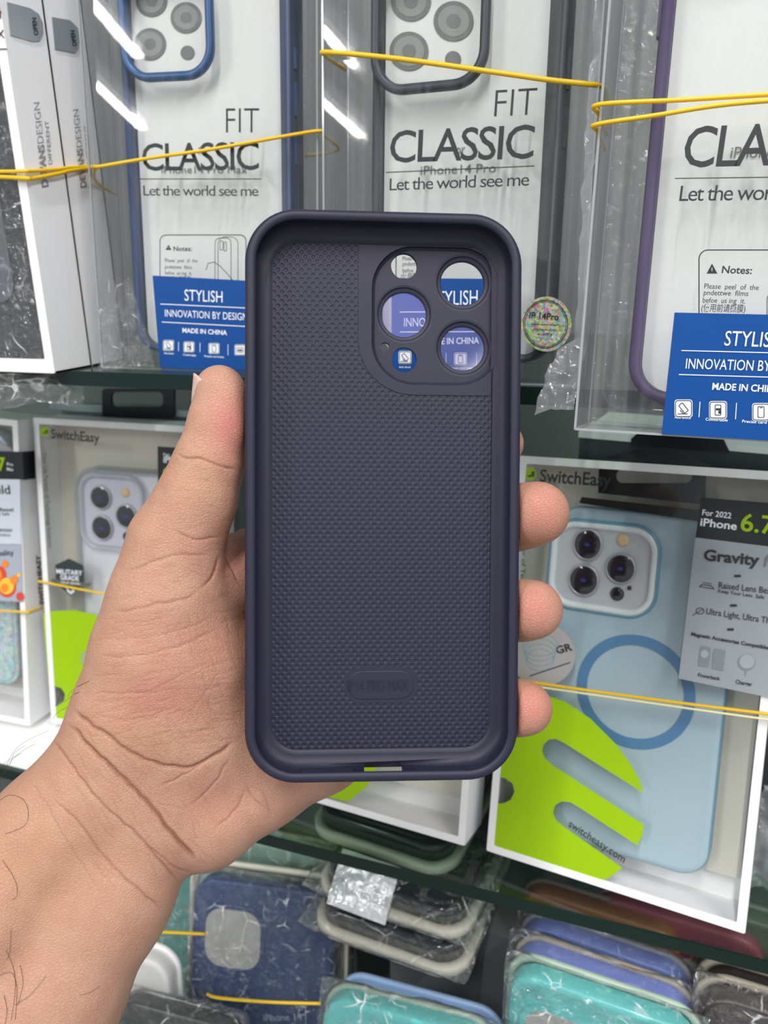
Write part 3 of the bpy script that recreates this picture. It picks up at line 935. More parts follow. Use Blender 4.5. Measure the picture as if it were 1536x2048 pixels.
stroke(bm, frR, [(1534, 1110), (1531, 1133)], 1.4, dl); stroke(bm, frR, [(1534, 1110), (1541, 1124)], 1.4, dl)
letter(bm, frR, 'M', (1527, 1135), (1548, 1138), 22, dl, -0.03)
obj('outline_print', bm, M_grey_print, lb, frR.M)
bm = bmesh.new()
poly(bm, frR, [(1402, 1292), (1422, 1296), (1417, 1335), (1396, 1331)], dl); poly(bm, frR, [(1428, 1297), (1451, 1301), (1446, 1342), (1424, 1337)], dl)
poly(bm, frR, px_circle((1493, 1325), 17, 16), dl); stroke(bm, frR, [(1492, 1341), (1490, 1352)], 1.5, dl)
o = obj('accessory_print', bm, mat('accessory_grey', '82888e', 0.5), lb, frR.M)
bm = bmesh.new(); poly(bm, frR, px_circle((1494, 1323), 15, 14), dl - .0001); poly(bm, frR, px_circle((1409, 1308), 8, 8), dl - .0001); obj('accessory_face', bm, mat('accessory_pale', 'a0a7ad', 0.5), o, frR.M)
# black hang tab folded down inside the window and its hump on top
bm = bmesh.new()
plate(bm, [frR.at(*p, .0045) for p in [(1198, 926), (1412, 950), (1410, 1010), (1196, 986)]], [[frR.at(*p, .0045) for p in px_rr(1232, 938, 1384, 966, 13)]], .0045, .0055)
poly(bm, frR, [(1163, 994), (1400, 1020), (1398, 1043), (1158, 1006)], .0045, .0055)
obj('hang_tab', bm, M_black, tR, frR.M)
bm = bmesh.new(); hump = [(1205, 917)] + [(1205 + 215 * k / 14, 917 + 14 * k / 14 - 26 * math.sin(PI * k / 14)) for k in range(1, 15)]
poly(bm, frR, hump, 0.0002, 0.004); obj('hang_hump', bm, M_black, tR, frR.M)

# --- left box: clear case
frL = euler_frame((-0.3396, 0.3199, EYE.z - 0.2693), (-7, 1, 5))
tL = thing('package_box', frL, 'white window box at left behind the hand with a clear phone case and military badge', 'package', 'white window boxes on the lower shelf')
window_carton(tL, frL, W2, H2, D2)
brand_logo(tL, frL, (89, 863), 9, (102, 876), (199, 885), 18)
fcl = Frame(frL.world(0, 0, 0), frL.U, frL.D, frL.V)
uu0, uu1 = frL.at(150, 1050, dk)[0], frL.at(150, 1050, dk)[0] + 0.079
vv1 = frL.at(230, 938, dk)[1]
fc = Frame(frL.world(uu0, dk, vv1 - 0.155), frL.U, frL.D, frL.V)
tcl = thing('phone_case', fc, 'crystal clear phone case over a pale phone picture in the left window box', 'phone case')
bm = bmesh.new()
rr_loft(bm, 0, 0, .079, .155, .013, [(.003, .0005), (.0006, .0003), (0, .0015), (0, .009), (.0014, .009), (.0014, .002), (.003, .0016), (.003, .0005)], closed=True, n=10)
obj('clear_bumper', bm, clear('crystal_edge', 'f2f4f6', 0.08, 0.5, 2.5, 0.05, haze=0.12), tcl, fc.M, True)
mkplate('phone_print', rr(.002, .002, .077, .153, .011), [], 0.003, 0.0045, M_body_lav, tcl, fc)
p0, p1 = fc.at(158, 960, 0), fc.at(292, 1103, 0)
cr = (p0[0], fc.at(220, 1098, 0)[1], fc.at(288, 1030, 0)[0], fc.at(230, 952, 0)[1])
bm = bmesh.new(); rr_loft(bm, *cr, .0105, [(-.0012, .0015), (-.0006, -.0008), (.0005, -.0013), (.0014, -.0008), (.0018, .0015)], n=10)
obj('camera_frame', bm, clear('crystal_ring', 'e6e8f0', 0.1, 0.5, 2.5, 0.05, haze=0.3), tcl, fc.M, True)
mkplate('camera_plateau', rr(cr[0] + .0015, cr[1] + .0015, cr[2] - .0015, cr[3] - .0015, .009), [], 0.0012, .0028, mat('lavender_plateau', 'c3c5d6', 0.35), tcl, fc)
for c, rx, ry in [((203, 995), 18, 21), ((254, 1032), 18, 21), ((206, 1055), 18, 22)]:
    camera_lens(tcl, fc, c, rx, ry, 0.0012)
camera_lens(tcl, fc, (251, 985), 9, 10, 0.0012, amber=True)
camera_lens(tcl, fc, (254, 1073), 8, 9, 0.0012, plain=True)
bm = bmesh.new()
arc = [(110 + (560 - 110) * k / 16, 1224 + 0 * k) for k in range(17)]
lp = [(85, 1227), (110, 1222), (150, 1221), (185, 1228), (230, 1245), (280, 1280), (330, 1335), (360, 1400), (365, 1470), (200, 1462), (103, 1441),
      (101, 1415), (114, 1413), (128, 1402), (130, 1388), (122, 1376), (108, 1372), (98, 1372)]
poly(bm, frL, lp, 0.0002, 0.0005); obj('lime_print', bm, M_lime, tL, frL.M)
bm = bmesh.new(); poly(bm, frL, px_circle((174, 1317), 14, 16), 0.0001); obj('window_spot', bm, mat('grey_green_spot', '93ad72', 0.5), tL, frL.M)
bm = bmesh.new(); poly(bm, frL, [(110, 1130), (138, 1117), (167, 1131), (168, 1166), (141, 1193), (112, 1165)], 0.0002); bo = obj('shield_badge', bm, mat('badge_dark', '2b3636', 0.5), tL, frL.M)
bm = bmesh.new(); poly(bm, frL, [(101, 1160), (106, 1158), (172, 1166), (183, 1166), (178, 1174), (110, 1168)], 0.0001); obj('badge_ribbon', bm, mat('ribbon_olive', '5d6152', 0.5), bo, frL.M)
bm = bmesh.new()
letter(bm, frL, 'MILITARY', (113, 1147), (165, 1151), 9, 0.0, 0.02); letter(bm, frL, 'GRADE', (121, 1159), (158, 1162), 9, 0.0, 0.02); letter(bm, frL, 'DROP TESTED', (122, 1167), (160, 1170), 4, -0.0001, 0.01)
stroke(bm, frL, [(132, 1176), (141, 1184), (151, 1177)], 2, 0.0); stroke(bm, frL, [(134, 1181), (141, 1188), (149, 1182)], 2, 0.0)
obj('badge_print', bm, M_white_print, bo, frL.M)
bm = bmesh.new(); letter(bm, frL, 'Your Life Partner of Technology Solutions', (85, 906), (97, 1095), 0, 0.0005, 0.0, off=(8, -1)); obj('slogan_print', bm, M_black_print, tL, frL.M)
bm = bmesh.new(); poly(bm, frL, [(315, 893), (420, 900), (410, 975), (316, 966)], -0.0012, -0.0005); lb = obj('size_label', bm, M_label_black, tL, frL.M)
bm = bmesh.new(); letter(bm, frL, 'For', (327, 911), (340, 912), 5, -0.0014, 0.01); letter(bm, frL, 'iPhone', (327, 925), (372, 929), 13, -0.0014, 0.02); obj('label_print', bm, M_white_print, lb, frL.M)
bm = bmesh.new(); letter(bm, frL, '6.1"', (326, 950), (378, 955), 17, -0.0014, 0.02); obj('lime_number', bm, M_lime, lb, frL.M)

# --- middle box, almost hidden by the hand
_o = Vector((-0.1848, 0.3065, EYE.z - 0.2693))
frC = euler_frame(_o, (-13, -1.5, -6))
sh = frC.at(931, 1666, 0)
frC = euler_frame(frC.world(sh[0] - W2, 0, 0), (-13, -1.5, -6))
tC = thing('package_box', frC, 'white window box behind the held case, only its lower right corner showing beneath it', 'package', 'white window boxes on the lower shelf')
window_carton(tC, frC, W2, H2, D2)
bm = bmesh.new()
lp = [(560, 1380), (640, 1390), (700, 1430), (740, 1490), (752, 1545), (734, 1573), (710, 1592), (694, 1603), (620, 1585), (560, 1560)]
poly(bm, frC, lp, 0.0002, 0.0005); obj('lime_print', bm, M_lime, tC, frC.M)

# --- two more white boxes queued behind the right one, black hang tabs up
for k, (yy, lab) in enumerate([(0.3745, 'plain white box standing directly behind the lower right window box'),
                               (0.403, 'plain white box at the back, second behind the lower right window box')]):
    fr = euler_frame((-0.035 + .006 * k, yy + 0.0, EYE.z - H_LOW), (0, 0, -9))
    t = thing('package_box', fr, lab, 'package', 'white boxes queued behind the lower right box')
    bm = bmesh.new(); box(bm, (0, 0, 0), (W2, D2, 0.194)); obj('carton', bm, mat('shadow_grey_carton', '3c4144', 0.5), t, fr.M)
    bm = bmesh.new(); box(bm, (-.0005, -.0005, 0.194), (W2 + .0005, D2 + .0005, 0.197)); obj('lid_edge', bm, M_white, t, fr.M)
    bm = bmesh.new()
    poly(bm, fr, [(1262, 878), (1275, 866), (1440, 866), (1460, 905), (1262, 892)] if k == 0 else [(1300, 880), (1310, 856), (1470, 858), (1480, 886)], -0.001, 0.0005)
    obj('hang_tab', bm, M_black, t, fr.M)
# --- box behind the left one, black hang tab up
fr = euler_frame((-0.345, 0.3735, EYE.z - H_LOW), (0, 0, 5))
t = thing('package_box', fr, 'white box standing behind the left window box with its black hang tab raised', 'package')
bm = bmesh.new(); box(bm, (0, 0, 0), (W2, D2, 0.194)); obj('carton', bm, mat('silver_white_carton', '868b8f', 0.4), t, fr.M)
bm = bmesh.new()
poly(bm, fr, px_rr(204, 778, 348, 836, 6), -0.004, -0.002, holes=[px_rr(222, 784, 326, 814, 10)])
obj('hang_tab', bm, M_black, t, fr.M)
bm = bmesh.new(); poly(bm, fr, [(100, 806), (210, 811), (400, 824), (400, 836), (210, 826), (100, 820)], -0.0018, -0.0006)
obj('silver_strip', bm, M_silver, t, fr.M)

# --- glitter case box on the far left
frG = euler_frame((-0.4618, 0.3008, EYE.z - 0.2624), (-6, 3.5, 6))
tG = thing('package_box', frG, 'white window box at the left edge with a black size band and glitter case', 'package', 'white window boxes on the lower shelf')
window_carton(tG, frG, W2, H2, 0.03)
fc = Frame(frG.world(.02, .008, .02), frG.U, frG.D, frG.V)
tg = thing('phone_case', fc, 'clear phone case full of pale blue glitter in the leftmost window box', 'phone case')
mg = mat('glitter', 'bfe3ea', 0.25)
nt = mg.node_tree; b_ = nt.nodes['Principled BSDF']
tcn = nt.nodes.new('ShaderNodeTexCoord'); vo = nt.nodes.new('ShaderNodeTexVoronoi'); vo.inputs['Scale'].default_value = 450
hs = nt.nodes.new('ShaderNodeHueSaturation'); hs.inputs['Saturation'].default_value = 0.7
mx = nt.nodes.new('ShaderNodeMixRGB'); mx.inputs[0].default_value = 0.6; mx.inputs[2].default_value = lin('b9dfe8')
nt.links.new(tcn.outputs['Object'], vo.inputs['Vector']); nt.links.new(vo.outputs['Color'], hs.inputs['Color']); nt.links.new(hs.outputs[0], mx.inputs[1])
nt.links.new(mx.outputs[0], b_.inputs['Base Color']); b_.inputs['Metallic'].default_value = 0.3
bm = bmesh.new(); rr_loft(bm, 0, 0, .08, .16, .012, [(.003, .0003), (.0006, 0), (0, .001), (0, .009)], cap0=True, n=8); obj('glitter_back', bm, mg, tg, fc.M, True)
bm = bmesh.new(); rr_loft(bm, -.001, -.001, .081, .161, .013, [(.004, -.0004), (0, .001), (0, .01), (.001, .01), (.001, .001), (.004, .0003)], closed=True); obj('clear_rim', bm, clear('glitter_rim', 'f0f4f6', 0.1, 0.5, 2.5, 0.05, haze=0.25), tg, fc.M, True)
bm = bmesh.new(); poly(bm, frG, px_circle((-10, 906), 36, 18), .006, .008); obj('camera_frame', bm, M_plateau, tg, frG.M)
# band label wrapping on to the side
bm = bmesh.new(); dB = -0.0006
poly(bm, frG, [(-160, 898), (45, 904), (47, 959), (-150, 956)], dB, -0.0001); lb = obj('size_band', bm, M_label_black, tG, frG.M)
sfG = side_frame(frG, W2)
bm = bmesh.new(); poly(bm, sfG, [(44, 904), (69, 902), (71, 957), (47, 960)], -0.0006, -0.0001); obj('size_band_side', bm, M_label_black, lb, sfG.M)
bm = bmesh.new(); letter(bm, frG, '6.7', (-30, 940), (13, 941), 25, dB - .0002, 0.02); obj('lime_number', bm, M_lime, lb, frG.M)
bm = bmesh.new(); letter(bm, frG, 'Pro', (14, 931), (26, 932), 6, dB - .0002, 0.01); letter(bm, frG, 'Max', (14, 941), (27, 942), 6, dB - .0002, 0.01); obj('band_print', bm, M_white_print, lb, frG.M)
bm = bmesh.new(); poly(bm, frG, [(-150, 956), (40, 959), (42, 1089), (-140, 1084)], dB, -0.0001); o = obj('feature_label', bm, mat('pale_blue_label', 'cfd6e2', 0.5), tG, frG.M)
bm = bmesh.new(); poly(bm, frG, [(-140, 1084), (42, 1090), (46, 1204), (-130, 1196)], dB, -0.0001); obj('picture_panel', bm, mat('grey_blue_panel', 'a9b0bf', 0.5), o, frG.M)
bm = bmesh.new()
letter(bm, frG, 'Shield', (-40, 987), (21, 988), 17, dB - .0002, 0.012)
letter(bm, frG, 'Lens Bezel', (-30, 1022), (27, 1023), 7, dB - .0002, 0.01); letter(bm, frG, 'Keep Lens Safe', (-38, 1030), (19, 1031), 6, dB - .0002, 0.0)
letter(bm, frG, 'Protector', (-24, 1062), (26, 1064), 8, dB - .0002, 0.01); letter(bm, frG, 'Protection', (-24, 1071), (21, 1073), 6, dB - .0002, 0.0)
letter(bm, frG, 'Reality', (-12, 1112), (28, 1110), 10, dB - .0002, 0.012)
obj('feature_print', bm, M_black_print, o, frG.M)
M_fruit = [mat('fruit_red', 'd8483c', 0.5), mat('fruit_orange', 'f08a2c', 0.5), mat('fruit_yellow', 'f2c63c', 0.5)]
bm = bmesh.new()
for c, r, mi in [((-4, 1150), 17, 0), ((-8, 1150), 12, 1), ((14, 1175), 18, 0), ((13, 1172), 15, 2), ((9, 1176), 8, 1), ((10, 1128), 7, 1), ((28, 1160), 8, 1), ((40, 1193), 8, 0), ((38, 1150), 4, 2)]:
    poly(bm, frG, px_circle(c, r, r * 1.1, 20), dB - .0002 - .00004 * len(bm.verts) / 40, mi=mi)
obj('fruit_print', bm, M_fruit, o, frG.M)
bm = bmesh.new(); letter(bm, sfG, 'SWITCHEASY', (88, 1209), (80, 1110), 0, -0.0003, 0.03, off=(-8, 1)); obj('side_print', bm, M_black_print, tG, sfG.M)

# white sheet on the glass in front of the left boxes
fr = Frame((-0.46, 0.284, EYE.z - H_LOW), (1, 0, 0), (0, 1, 0), (0, 0, 1))
t = thing('paper_sheet', fr, 'bright white paper sheet lying on the lower glass shelf under the leftmost boxes', 'paper')
bm = bmesh.new(); box(bm, (0, 0, 0.0002), (0.17, 0.12, 0.0008)); obj('sheet', bm, mat('bright_paper', 'ffffff', 0.6), t, fr.M)


# ------------------------------------------------------------------ bagged cases on the counter at the bottom
M_cream = mat('cream_silicone', 'd9d5c6', 0.5)
M_smoke = mat('smoky_clear_shell', '2c2e33', 0.16, 0.6, coat=0.4)
M_smoke_face = mat('smoky_face', '33383b', 0.22, 0.6, coat=0.3)
M_foil = mat('silver_packet', 'd9dde2', 0.22, metal=0.35, bump=(90, 1.0, 0.004))


def bag(fr, Wd, H, D, label, m=None, grow=0.004, gd=0.0015, seed=0, amp=0.0022, res=46, flap=0.0, group='clear bags on the bottom counter'):
    """a crumpled clear bag around a case; fr is the case's own frame"""
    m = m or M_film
    t = thing('plastic_bag', fr, label, 'bag', group)
    bm = bmesh.new()
    g = grow
    nu, nv = res, int(res * 1.6)
    hx, hz, hd = Wd / 2 + g, H / 2 + g + flap, D / 2 + gd
    for sgn in (-1, 1):
        grid = []
        for j in range(nv + 1):
            row = []
            for i in range(nu + 1):
                a, b = i / nu * 2 - 1, j / nv * 2 - 1
                k = (1 - abs(a) ** 6) * (1 - abs(b) ** 6)
                p = Vector((Wd / 2 + a * hx, D / 2 + sgn * hd * k ** 0.22, H / 2 + b * hz))
                q = p * 42 + Vector((seed * 3.1, seed * 7.7, seed))
                n1 = noise.noise(q); n2 = abs(noise.noise(q * 2.3 + Vector((5, 1, 2))))
                rg_ = (1 - abs(noise.noise(q * 1.5 + Vector((2, 8, 4))))) ** 7
                p.y += sgn * amp * max(0.0, n1 * .5 + .1 - n2 * .6 + rg_ * 1.2) * min(1, k * 3)
                edge = 1 - min(1, k * 2)
                p.x += edge * amp * noise.noise(q * 1.5) * .8
                p.y += edge * amp * 1.5 * noise.noise(q * 1.2 + Vector((9, 9, 9)))
                row.append(bm.verts.new(p))
            grid.append(row)
        for j in range(nv):
            for i in range(nu):
                bm.faces.new([grid[j][i], grid[j][i + 1], grid[j + 1][i + 1], grid[j + 1][i]])
    bmesh.ops.remove_doubles(bm, verts=bm.verts[:], dist=1e-5)
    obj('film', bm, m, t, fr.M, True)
    return t


def top_frame(A, yaw, tilt, Wd, H):
    """frame of a standing case from its top left corner; tilt leans the top away (degrees)"""
    f0 = euler_frame((0, 0, 0), (-tilt, 0, yaw))
    O = Vector(A) - f0.V * H
    return Frame(O, f0.U, f0.D, f0.V)


def standing_case(A, yaw, tilt, m_shell, m_rim, label, H=0.165, Wd=0.08, D=0.012, hole=True, rim_out=0.0018, text=None, bagged=None, seed=1, m_text=None, hole_col=None):
    fr = top_frame(A, yaw, tilt, Wd, H)
    t = thing('phone_case', fr, label, 'phone case', 'bagged phone cases at the bottom')
    bm = bmesh.new()
    rr_loft(bm, 0, 0, Wd, H, .013, [(.004, .0004), (.0012, 0), (.0003, .001), (0, .0025), (0, D - .003), (.0008, D - .002)], cap0=True, cap1=True, n=8)
    obj('shell', bm, m_shell, t, fr.M, True)
    bm = bmesh.new(); e = rim_out
    rr_loft(bm, -e, -e, Wd + e, H + e, .0145, [(.0008, D - .0035), (0, D - .0025), (0, D - .0008), (.0008, D), (.004, D), (.004, D - .002)], closed=True, n=8)
    obj('rim', bm, m_rim, t, fr.M, True)
    if hole:
        bm = bmesh.new(); plate(bm, rr(.006, H - .050, .043, H - .013, .011), [], -0.0007, 0.0002)
        h_ = obj('camera_frame', bm, m_shell, t, fr.M)
        bm = bmesh.new(); plate(bm, rr(.0085, H - .0475, .0405, H - .0155, .0095), [], -0.001, -0.0006)
        obj('camera_cutout', bm, hole_col or mat('cutout_grey', 'a7a6a3', 0.4), h_, fr.M)
    if text:
        bm = bmesh.new(); letter(bm, fr, text[0], text[1], text[2], text[3], -0.0006, 0.0); obj('case_print', bm, m_text or M_grey_print, t, fr.M)
    if bagged:
        bag(fr, Wd, H, D, bagged, seed=seed)
    return fr


def flat_case(A, yaw, label, seed, bagged=None, H=0.165, Wd=0.0885, face=None, pitch=0.0):
    """a smoky case on a cream rim lying flat, near end toward the viewer; A = near left corner of the rim"""
    f0 = euler_frame((0, 0, 0), (-90 + pitch, 0, yaw))      # v runs into the depth, face upward
    D = 0.0145
    fr = Frame(Vector(A) - f0.D * D, f0.U, f0.D, f0.V)
    t = thing('phone_case', fr, label, 'phone case', 'bagged phone cases at the bottom')
    bm = bmesh.new()
    rr_loft(bm, 0, 0, Wd, H, .016, [(.0008, D - .0052), (0, D - .0044), (0, D - .0008), (.0008, D), (.0055, D), (.0055, D - .0052)], closed=True, n=10)
    obj('cream_rim', bm, M_cream, t, fr.M, True)
    bm = bmesh.new()
    rr_loft(bm, .0042, .0042, Wd - .0042, H - .0042, .0125, [(.004, .0004), (.0010, 0), (.0002, .0012), (0, .003), (0, D - .0030)], cap0=True, cap1=True, n=10)
    obj('shell', bm, M_smoke, t, fr.M, True)
    bm = bmesh.new(); plate(bm, rr(.009, .009, Wd - .009, H - .009, .009), [], -0.0004, 0.0003); obj('smoky_back', bm, M_smoke_face, t, fr.M)
    if bagged: bag(fr, Wd, H, D, bagged, seed=seed, grow=0.003, gd=.0004, amp=0.0012)
    return fr


hA = [at_h(609, 1668, 0.2985), at_h(621, 1786, 0.3148), at_h(613, 1862, 0.3315)]
for k, (A, yaw) in enumerate(zip(hA, (-6, -5.5, -4))):
    flat_case(A, yaw, ['smoky black case with cream rim lying flat just under the glass, topmost of the stack',
                       'smoky black case with cream rim lying flat in the middle of the stack',
                       'smoky black case with cream rim lying flat, lowest of the stack'][k], 3 + k,
              [None, 'clear bag around the middle smoky black case of the stack', 'clear bag around the lowest smoky black case of the stack'][k],
              Wd=0.0855)
f_ = Frame(at_h(664, 1800, 0.3150) + Vector((0, -.006, .0035)), Vector((1, -0.12, -.02)), Vector((.06, .7, -.7)), Vector((.05, .7, .7)))
t = thing('foil_packet', f_, 'small shiny silver packet lying on the middle smoky black case', 'packet')
bm = bmesh.new()
rings = []
n_ = 14
gv = [[bm.verts.new((i / n_ * .033, -0.0012 - .0018 * math.sin(PI * i / n_) * math.sin(PI * j / n_) - .0008 * noise.noise(Vector((i * .5, j * .5, 2))), j / n_ * .027)) for i in range(n_ + 1)] for j in range(n_ + 1)]
for j in range(n_):
    for i in range(n_): bm.faces.new([gv[j][i], gv[j][i + 1], gv[j + 1][i + 1], gv[j + 1][i]])
gb = [[bm.verts.new((i / n_ * .033, 0, j / n_ * .027)) for i in (0, n_)] for j in (0, n_)]
bm.faces.new([gb[0][0], gb[0][1], gb[1][1], gb[1][0]])
obj('packet_film', bm, M_foil, t, f_.M, True)
# carton carrying the flat stack
fr = Frame((-0.116, 0.315, EYE.z - H_LEDGE), (1, -.07, 0), (.07, 1, 0), (0, 0, 1))
t = thing('display_carton', fr, 'grey carton under the stack of smoky black cases', 'carton')
bm = bmesh.new(); box(bm, (0, 0, 0), (0.074, 0.15, H_LEDGE - 0.3322)); obj('carton', bm, mat('grey_carton', '6f7476', 0.6), t, fr.M)

M_case_navy = mat('navy_silicone', '16396b', 0.35)
M_teal = mat('teal_silicone', '6fb3a8', 0.45)
M_aqua = mat('aqua_silicone', '5fc6c6', 0.3, coat=0.3)
M_peri = mat('periwinkle_silicone', '7f8fe0', 0.35)
M_sky = mat('sky_blue_silicone', '9dbbe0', 0.4)
M_mint_rim = mat('pale_mint_rim', 'a9bfb0', 0.4)
M_taupe = mat('taupe_rim', 'b3a99c', 0.45)
M_brown = mat('dark_brown_silicone', '3a3033', 0.4)
M_lav_rim = mat('mauve_grey_rim', '9a94a0', 0.4)

standing_case(at_h(388, 1752, 0.3255), 9, 18, M_case_navy, M_cream, 'navy blue phone case with grey camera cutout standing below the wrist', text=('iPhone 14', (528, 2042), (604, 2040), 13),
              bagged='wrinkled clear bag around the navy blue phone case', seed=11, rim_out=0.0062, m_text=M_sky, Wd=0.082)
standing_case(at_h(222, 1700, 0.350), 8, 4, M_teal, M_teal, 'teal phone case standing left of the navy one', hole=False, bagged='wrinkled clear bag around the teal phone case', seed=13, H=0.125)
standing_case(at_h(646, 1990, 0.3295), 3, 14, M_aqua, M_mint_rim, 'aqua phone case standing in front of the smoky stack', bagged='wrinkled clear bag around the aqua case at bottom centre', seed=17, H=0.150)
standing_case(at_h(672, 1968, 0.343), 2, 14, M_sky, M_sky, 'sky blue phone case standing directly behind the aqua one at bottom centre', hole=False, seed=19, H=0.136, Wd=0.083)
standing_case(at_h(1020, 1940, 0.3076), -4, 4, M_aqua, M_mint_rim, 'glossy aqua phone case in front of two periwinkle ones at lower right', bagged='wrinkled clear bag around the glossy aqua case at lower right', seed=23, H=0.1675, rim_out=0.003)
standing_case(at_h(1030, 1892, 0.3115), -5, 5, M_peri, M_taupe, 'periwinkle phone case with beige rim directly behind the glossy aqua one', hole=False, bagged='wrinkled clear bag around the front periwinkle case', seed=29, H=0.164)
standing_case(at_h(1042, 1842, 0.3165), -5.5, 8, M_peri, M_lav_rim, 'periwinkle phone case with mauve rim, second behind the glossy aqua one', hole=False, bagged='wrinkled clear bag around the rear periwinkle case', seed=31, H=0.160)
standing_case(at_h(1405, 1985, 0.300), -3, 4, M_brown, M_taupe, 'dark brown phone case with beige rim in the lower right corner', bagged='wrinkled clear bag around the dark brown case in the corner', seed=37, H=0.173, rim_out=0.003)
standing_case(at_h(1408, 1945, 0.309), -4, 6, M_brown, M_taupe, 'dark brown phone case with beige rim, one behind the corner one', hole=False, seed=41, H=0.166, rim_out=0.003)
standing_case(at_h(1395, 1915, 0.326), -4, 6, mat('plum_silicone', '4b2f3d', 0.35), mat('plum_rim', '5a4450', 0.4), 'plum phone case behind the two dark brown ones', hole=False, bagged='wrinkled clear bag around the plum case', seed=43, H=0.150)
standing_case(at_h(170, 1895, 0.355), 6, 5, mat('off_white_silicone', 'd4d4d2', 0.4), M_white, 'off white phone case peeking out behind the forearm', hole=False, seed=47, H=0.120, Wd=0.05)
standing_case(at_h(232, 1995, 0.372), 4, 20, mat('blackish_green_silicone', '252b2a', 0.3), M_smoke, 'black phone case standing at the bottom edge beside the forearm', bagged='wrinkled clear bag around the black case beside the forearm', seed=53, H=0.108, Wd=0.07)
standing_case(at_h(440, 1668, 0.320), 4, 4, mat('pale_mint_silicone', '9fc4b8', 0.4), M_taupe, 'pale mint phone case standing behind the navy one', hole=False, seed=59, H=0.155, bagged='wrinkled clear bag around the pale mint case')
standing_case(at_h(1045, 1775, 0.319), -5, 3, mat('orange_silicone', 'b5714f', 0.4), mat('mauve_rim', '9b7f86', 0.4), 'orange brown phone case seen through the lower glass shelf', hole=False, seed=61, H=0.156)
standing_case(at_h(1195, 1790, 0.316), -5, 3, mat('rose_silicone', 'b0566d', 0.4), mat('pink_rim', 'cf9fa6', 0.4), 'rose pink phone case seen through the glass beside the orange brown one', hole=False, seed=67, H=0.159)
standing_case(at_h(1360, 1800, 0.309), -5, 3, mat('grey_silicone', '77756f', 0.4), mat('grey_rim', '8b8a86', 0.4), 'grey phone case seen through the glass below the lower right box', hole=False, seed=71, H=0.166, Wd=0.07)

# crumpled loose film: tails of bags hanging from the upper shelf and beside the right box
def crumple(name, label, corners, m, seed, amp=0.004, nu=26, nv=18, cat='plastic film'):
    """a loose crumpled sheet between four corner points (tl, tr, br, bl)"""
    tl, tr, br, bl = [Vector(c) for c in corners]
    fr = Frame(bl, (1, 0, 0), (0, 1, 0), (0, 0, 1))
    t = thing(name, fr, label, cat)
    nn = (tr - tl).cross(bl - tl).normalized()
    bm = bmesh.new(); rows = []
    for j in range(nv + 1):
        row = []
        for i in range(nu + 1):
            a, b = i / nu, j / nv
            p = (tl * (1 - a) + tr * a) * (1 - b) + (bl * (1 - a) + br * a) * b
            q = p * 65 + Vector((seed, 0, 0))
            p = p + nn * amp * (1.4 * noise.noise(q) + 1.2 * abs(noise.noise(q * 2.1))) + (bl - tl).normalized() * amp * 1.2 * noise.noise(q * 1.3) * (1 if j in (0, nv) else .3)
            row.append(bm.verts.new(p - fr.O))
        rows.append(row)
    for j in range(nv):
        for i in range(nu): bm.faces.new([rows[j][i], rows[j][i + 1], rows[j + 1][i + 1], rows[j + 1][i]])
    obj('film', bm, m, t, fr.M, True)
    return t


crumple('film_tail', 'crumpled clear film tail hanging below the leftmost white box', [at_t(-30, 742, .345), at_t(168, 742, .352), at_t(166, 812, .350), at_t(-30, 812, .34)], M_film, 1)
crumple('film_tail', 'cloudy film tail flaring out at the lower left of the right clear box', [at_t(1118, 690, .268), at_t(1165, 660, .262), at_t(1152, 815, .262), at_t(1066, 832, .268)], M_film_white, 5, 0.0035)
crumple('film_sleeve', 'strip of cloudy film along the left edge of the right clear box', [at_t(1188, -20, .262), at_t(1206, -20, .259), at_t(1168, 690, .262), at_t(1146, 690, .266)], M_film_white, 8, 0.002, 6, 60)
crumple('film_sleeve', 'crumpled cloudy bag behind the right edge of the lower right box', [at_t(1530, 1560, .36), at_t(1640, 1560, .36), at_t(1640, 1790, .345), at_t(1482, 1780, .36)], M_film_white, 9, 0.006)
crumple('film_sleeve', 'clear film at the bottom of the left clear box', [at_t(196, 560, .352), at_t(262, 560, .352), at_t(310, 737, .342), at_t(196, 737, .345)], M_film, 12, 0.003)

# ------------------------------------------------------------------ rubber bands
def band(pts, label, m=None, r=0.0009, cyclic=False, flat=1.0):
    pts = smooth_path(pts, 6) if not cyclic else pts
    fr = Frame(pts[0], (1, 0, 0), (0, 1, 0), (0, 0, 1))
    t = thing('rubber_band', fr, label, 'rubber band', 'rubber bands')
    bm = bmesh.new(); tube(bm, [Vector(p) - fr.O for p in pts], r * .8, 8, cyclic); obj('band', bm, m or M_band, t, fr.M, True)


on = lambda fr, x, y, d=-0.0022: fr.on(x, y, d)
bv = frB.at(190, 337)[1]
band([frB.world(-0.004, 0.028, bv - .006), frB.world(-0.0045, 0.012, bv - .003), on(frB, 190, 335, .002), on(frB, 200, 333), on(frB, 300, 316), on(frB, 420, 299), on(frB, 560, 274), on(frB, 638, 262), frB.world(.1052, 0.004, frB.at(646, 266)[1]), frB.world(.1052, .026, frB.at(655, 270)[1]), frB.world(.09, .0275, frB.at(650, 280)[1])],
     'yellow rubber band slanting up across the left clear box')
def lf(px, py, t): return at_t(px, py, t)
sD1, sD2 = side_frame(frD1, .1), side_frame(frD2, .1)
band([frD1.on(-60, 343, -.0012), frD1.on(20, 343, -.0012), frD1.on(52, 342, -.0014), sD1.on(62, 342, -.0014), sD1.on(118, 338, -.0014), sD2.on(140, 335, -.0014), sD2.on(184, 333, -.0014), on(frB, 192, 334, -.001)], 'upper yellow rubber band strand across the white boxes at far left')
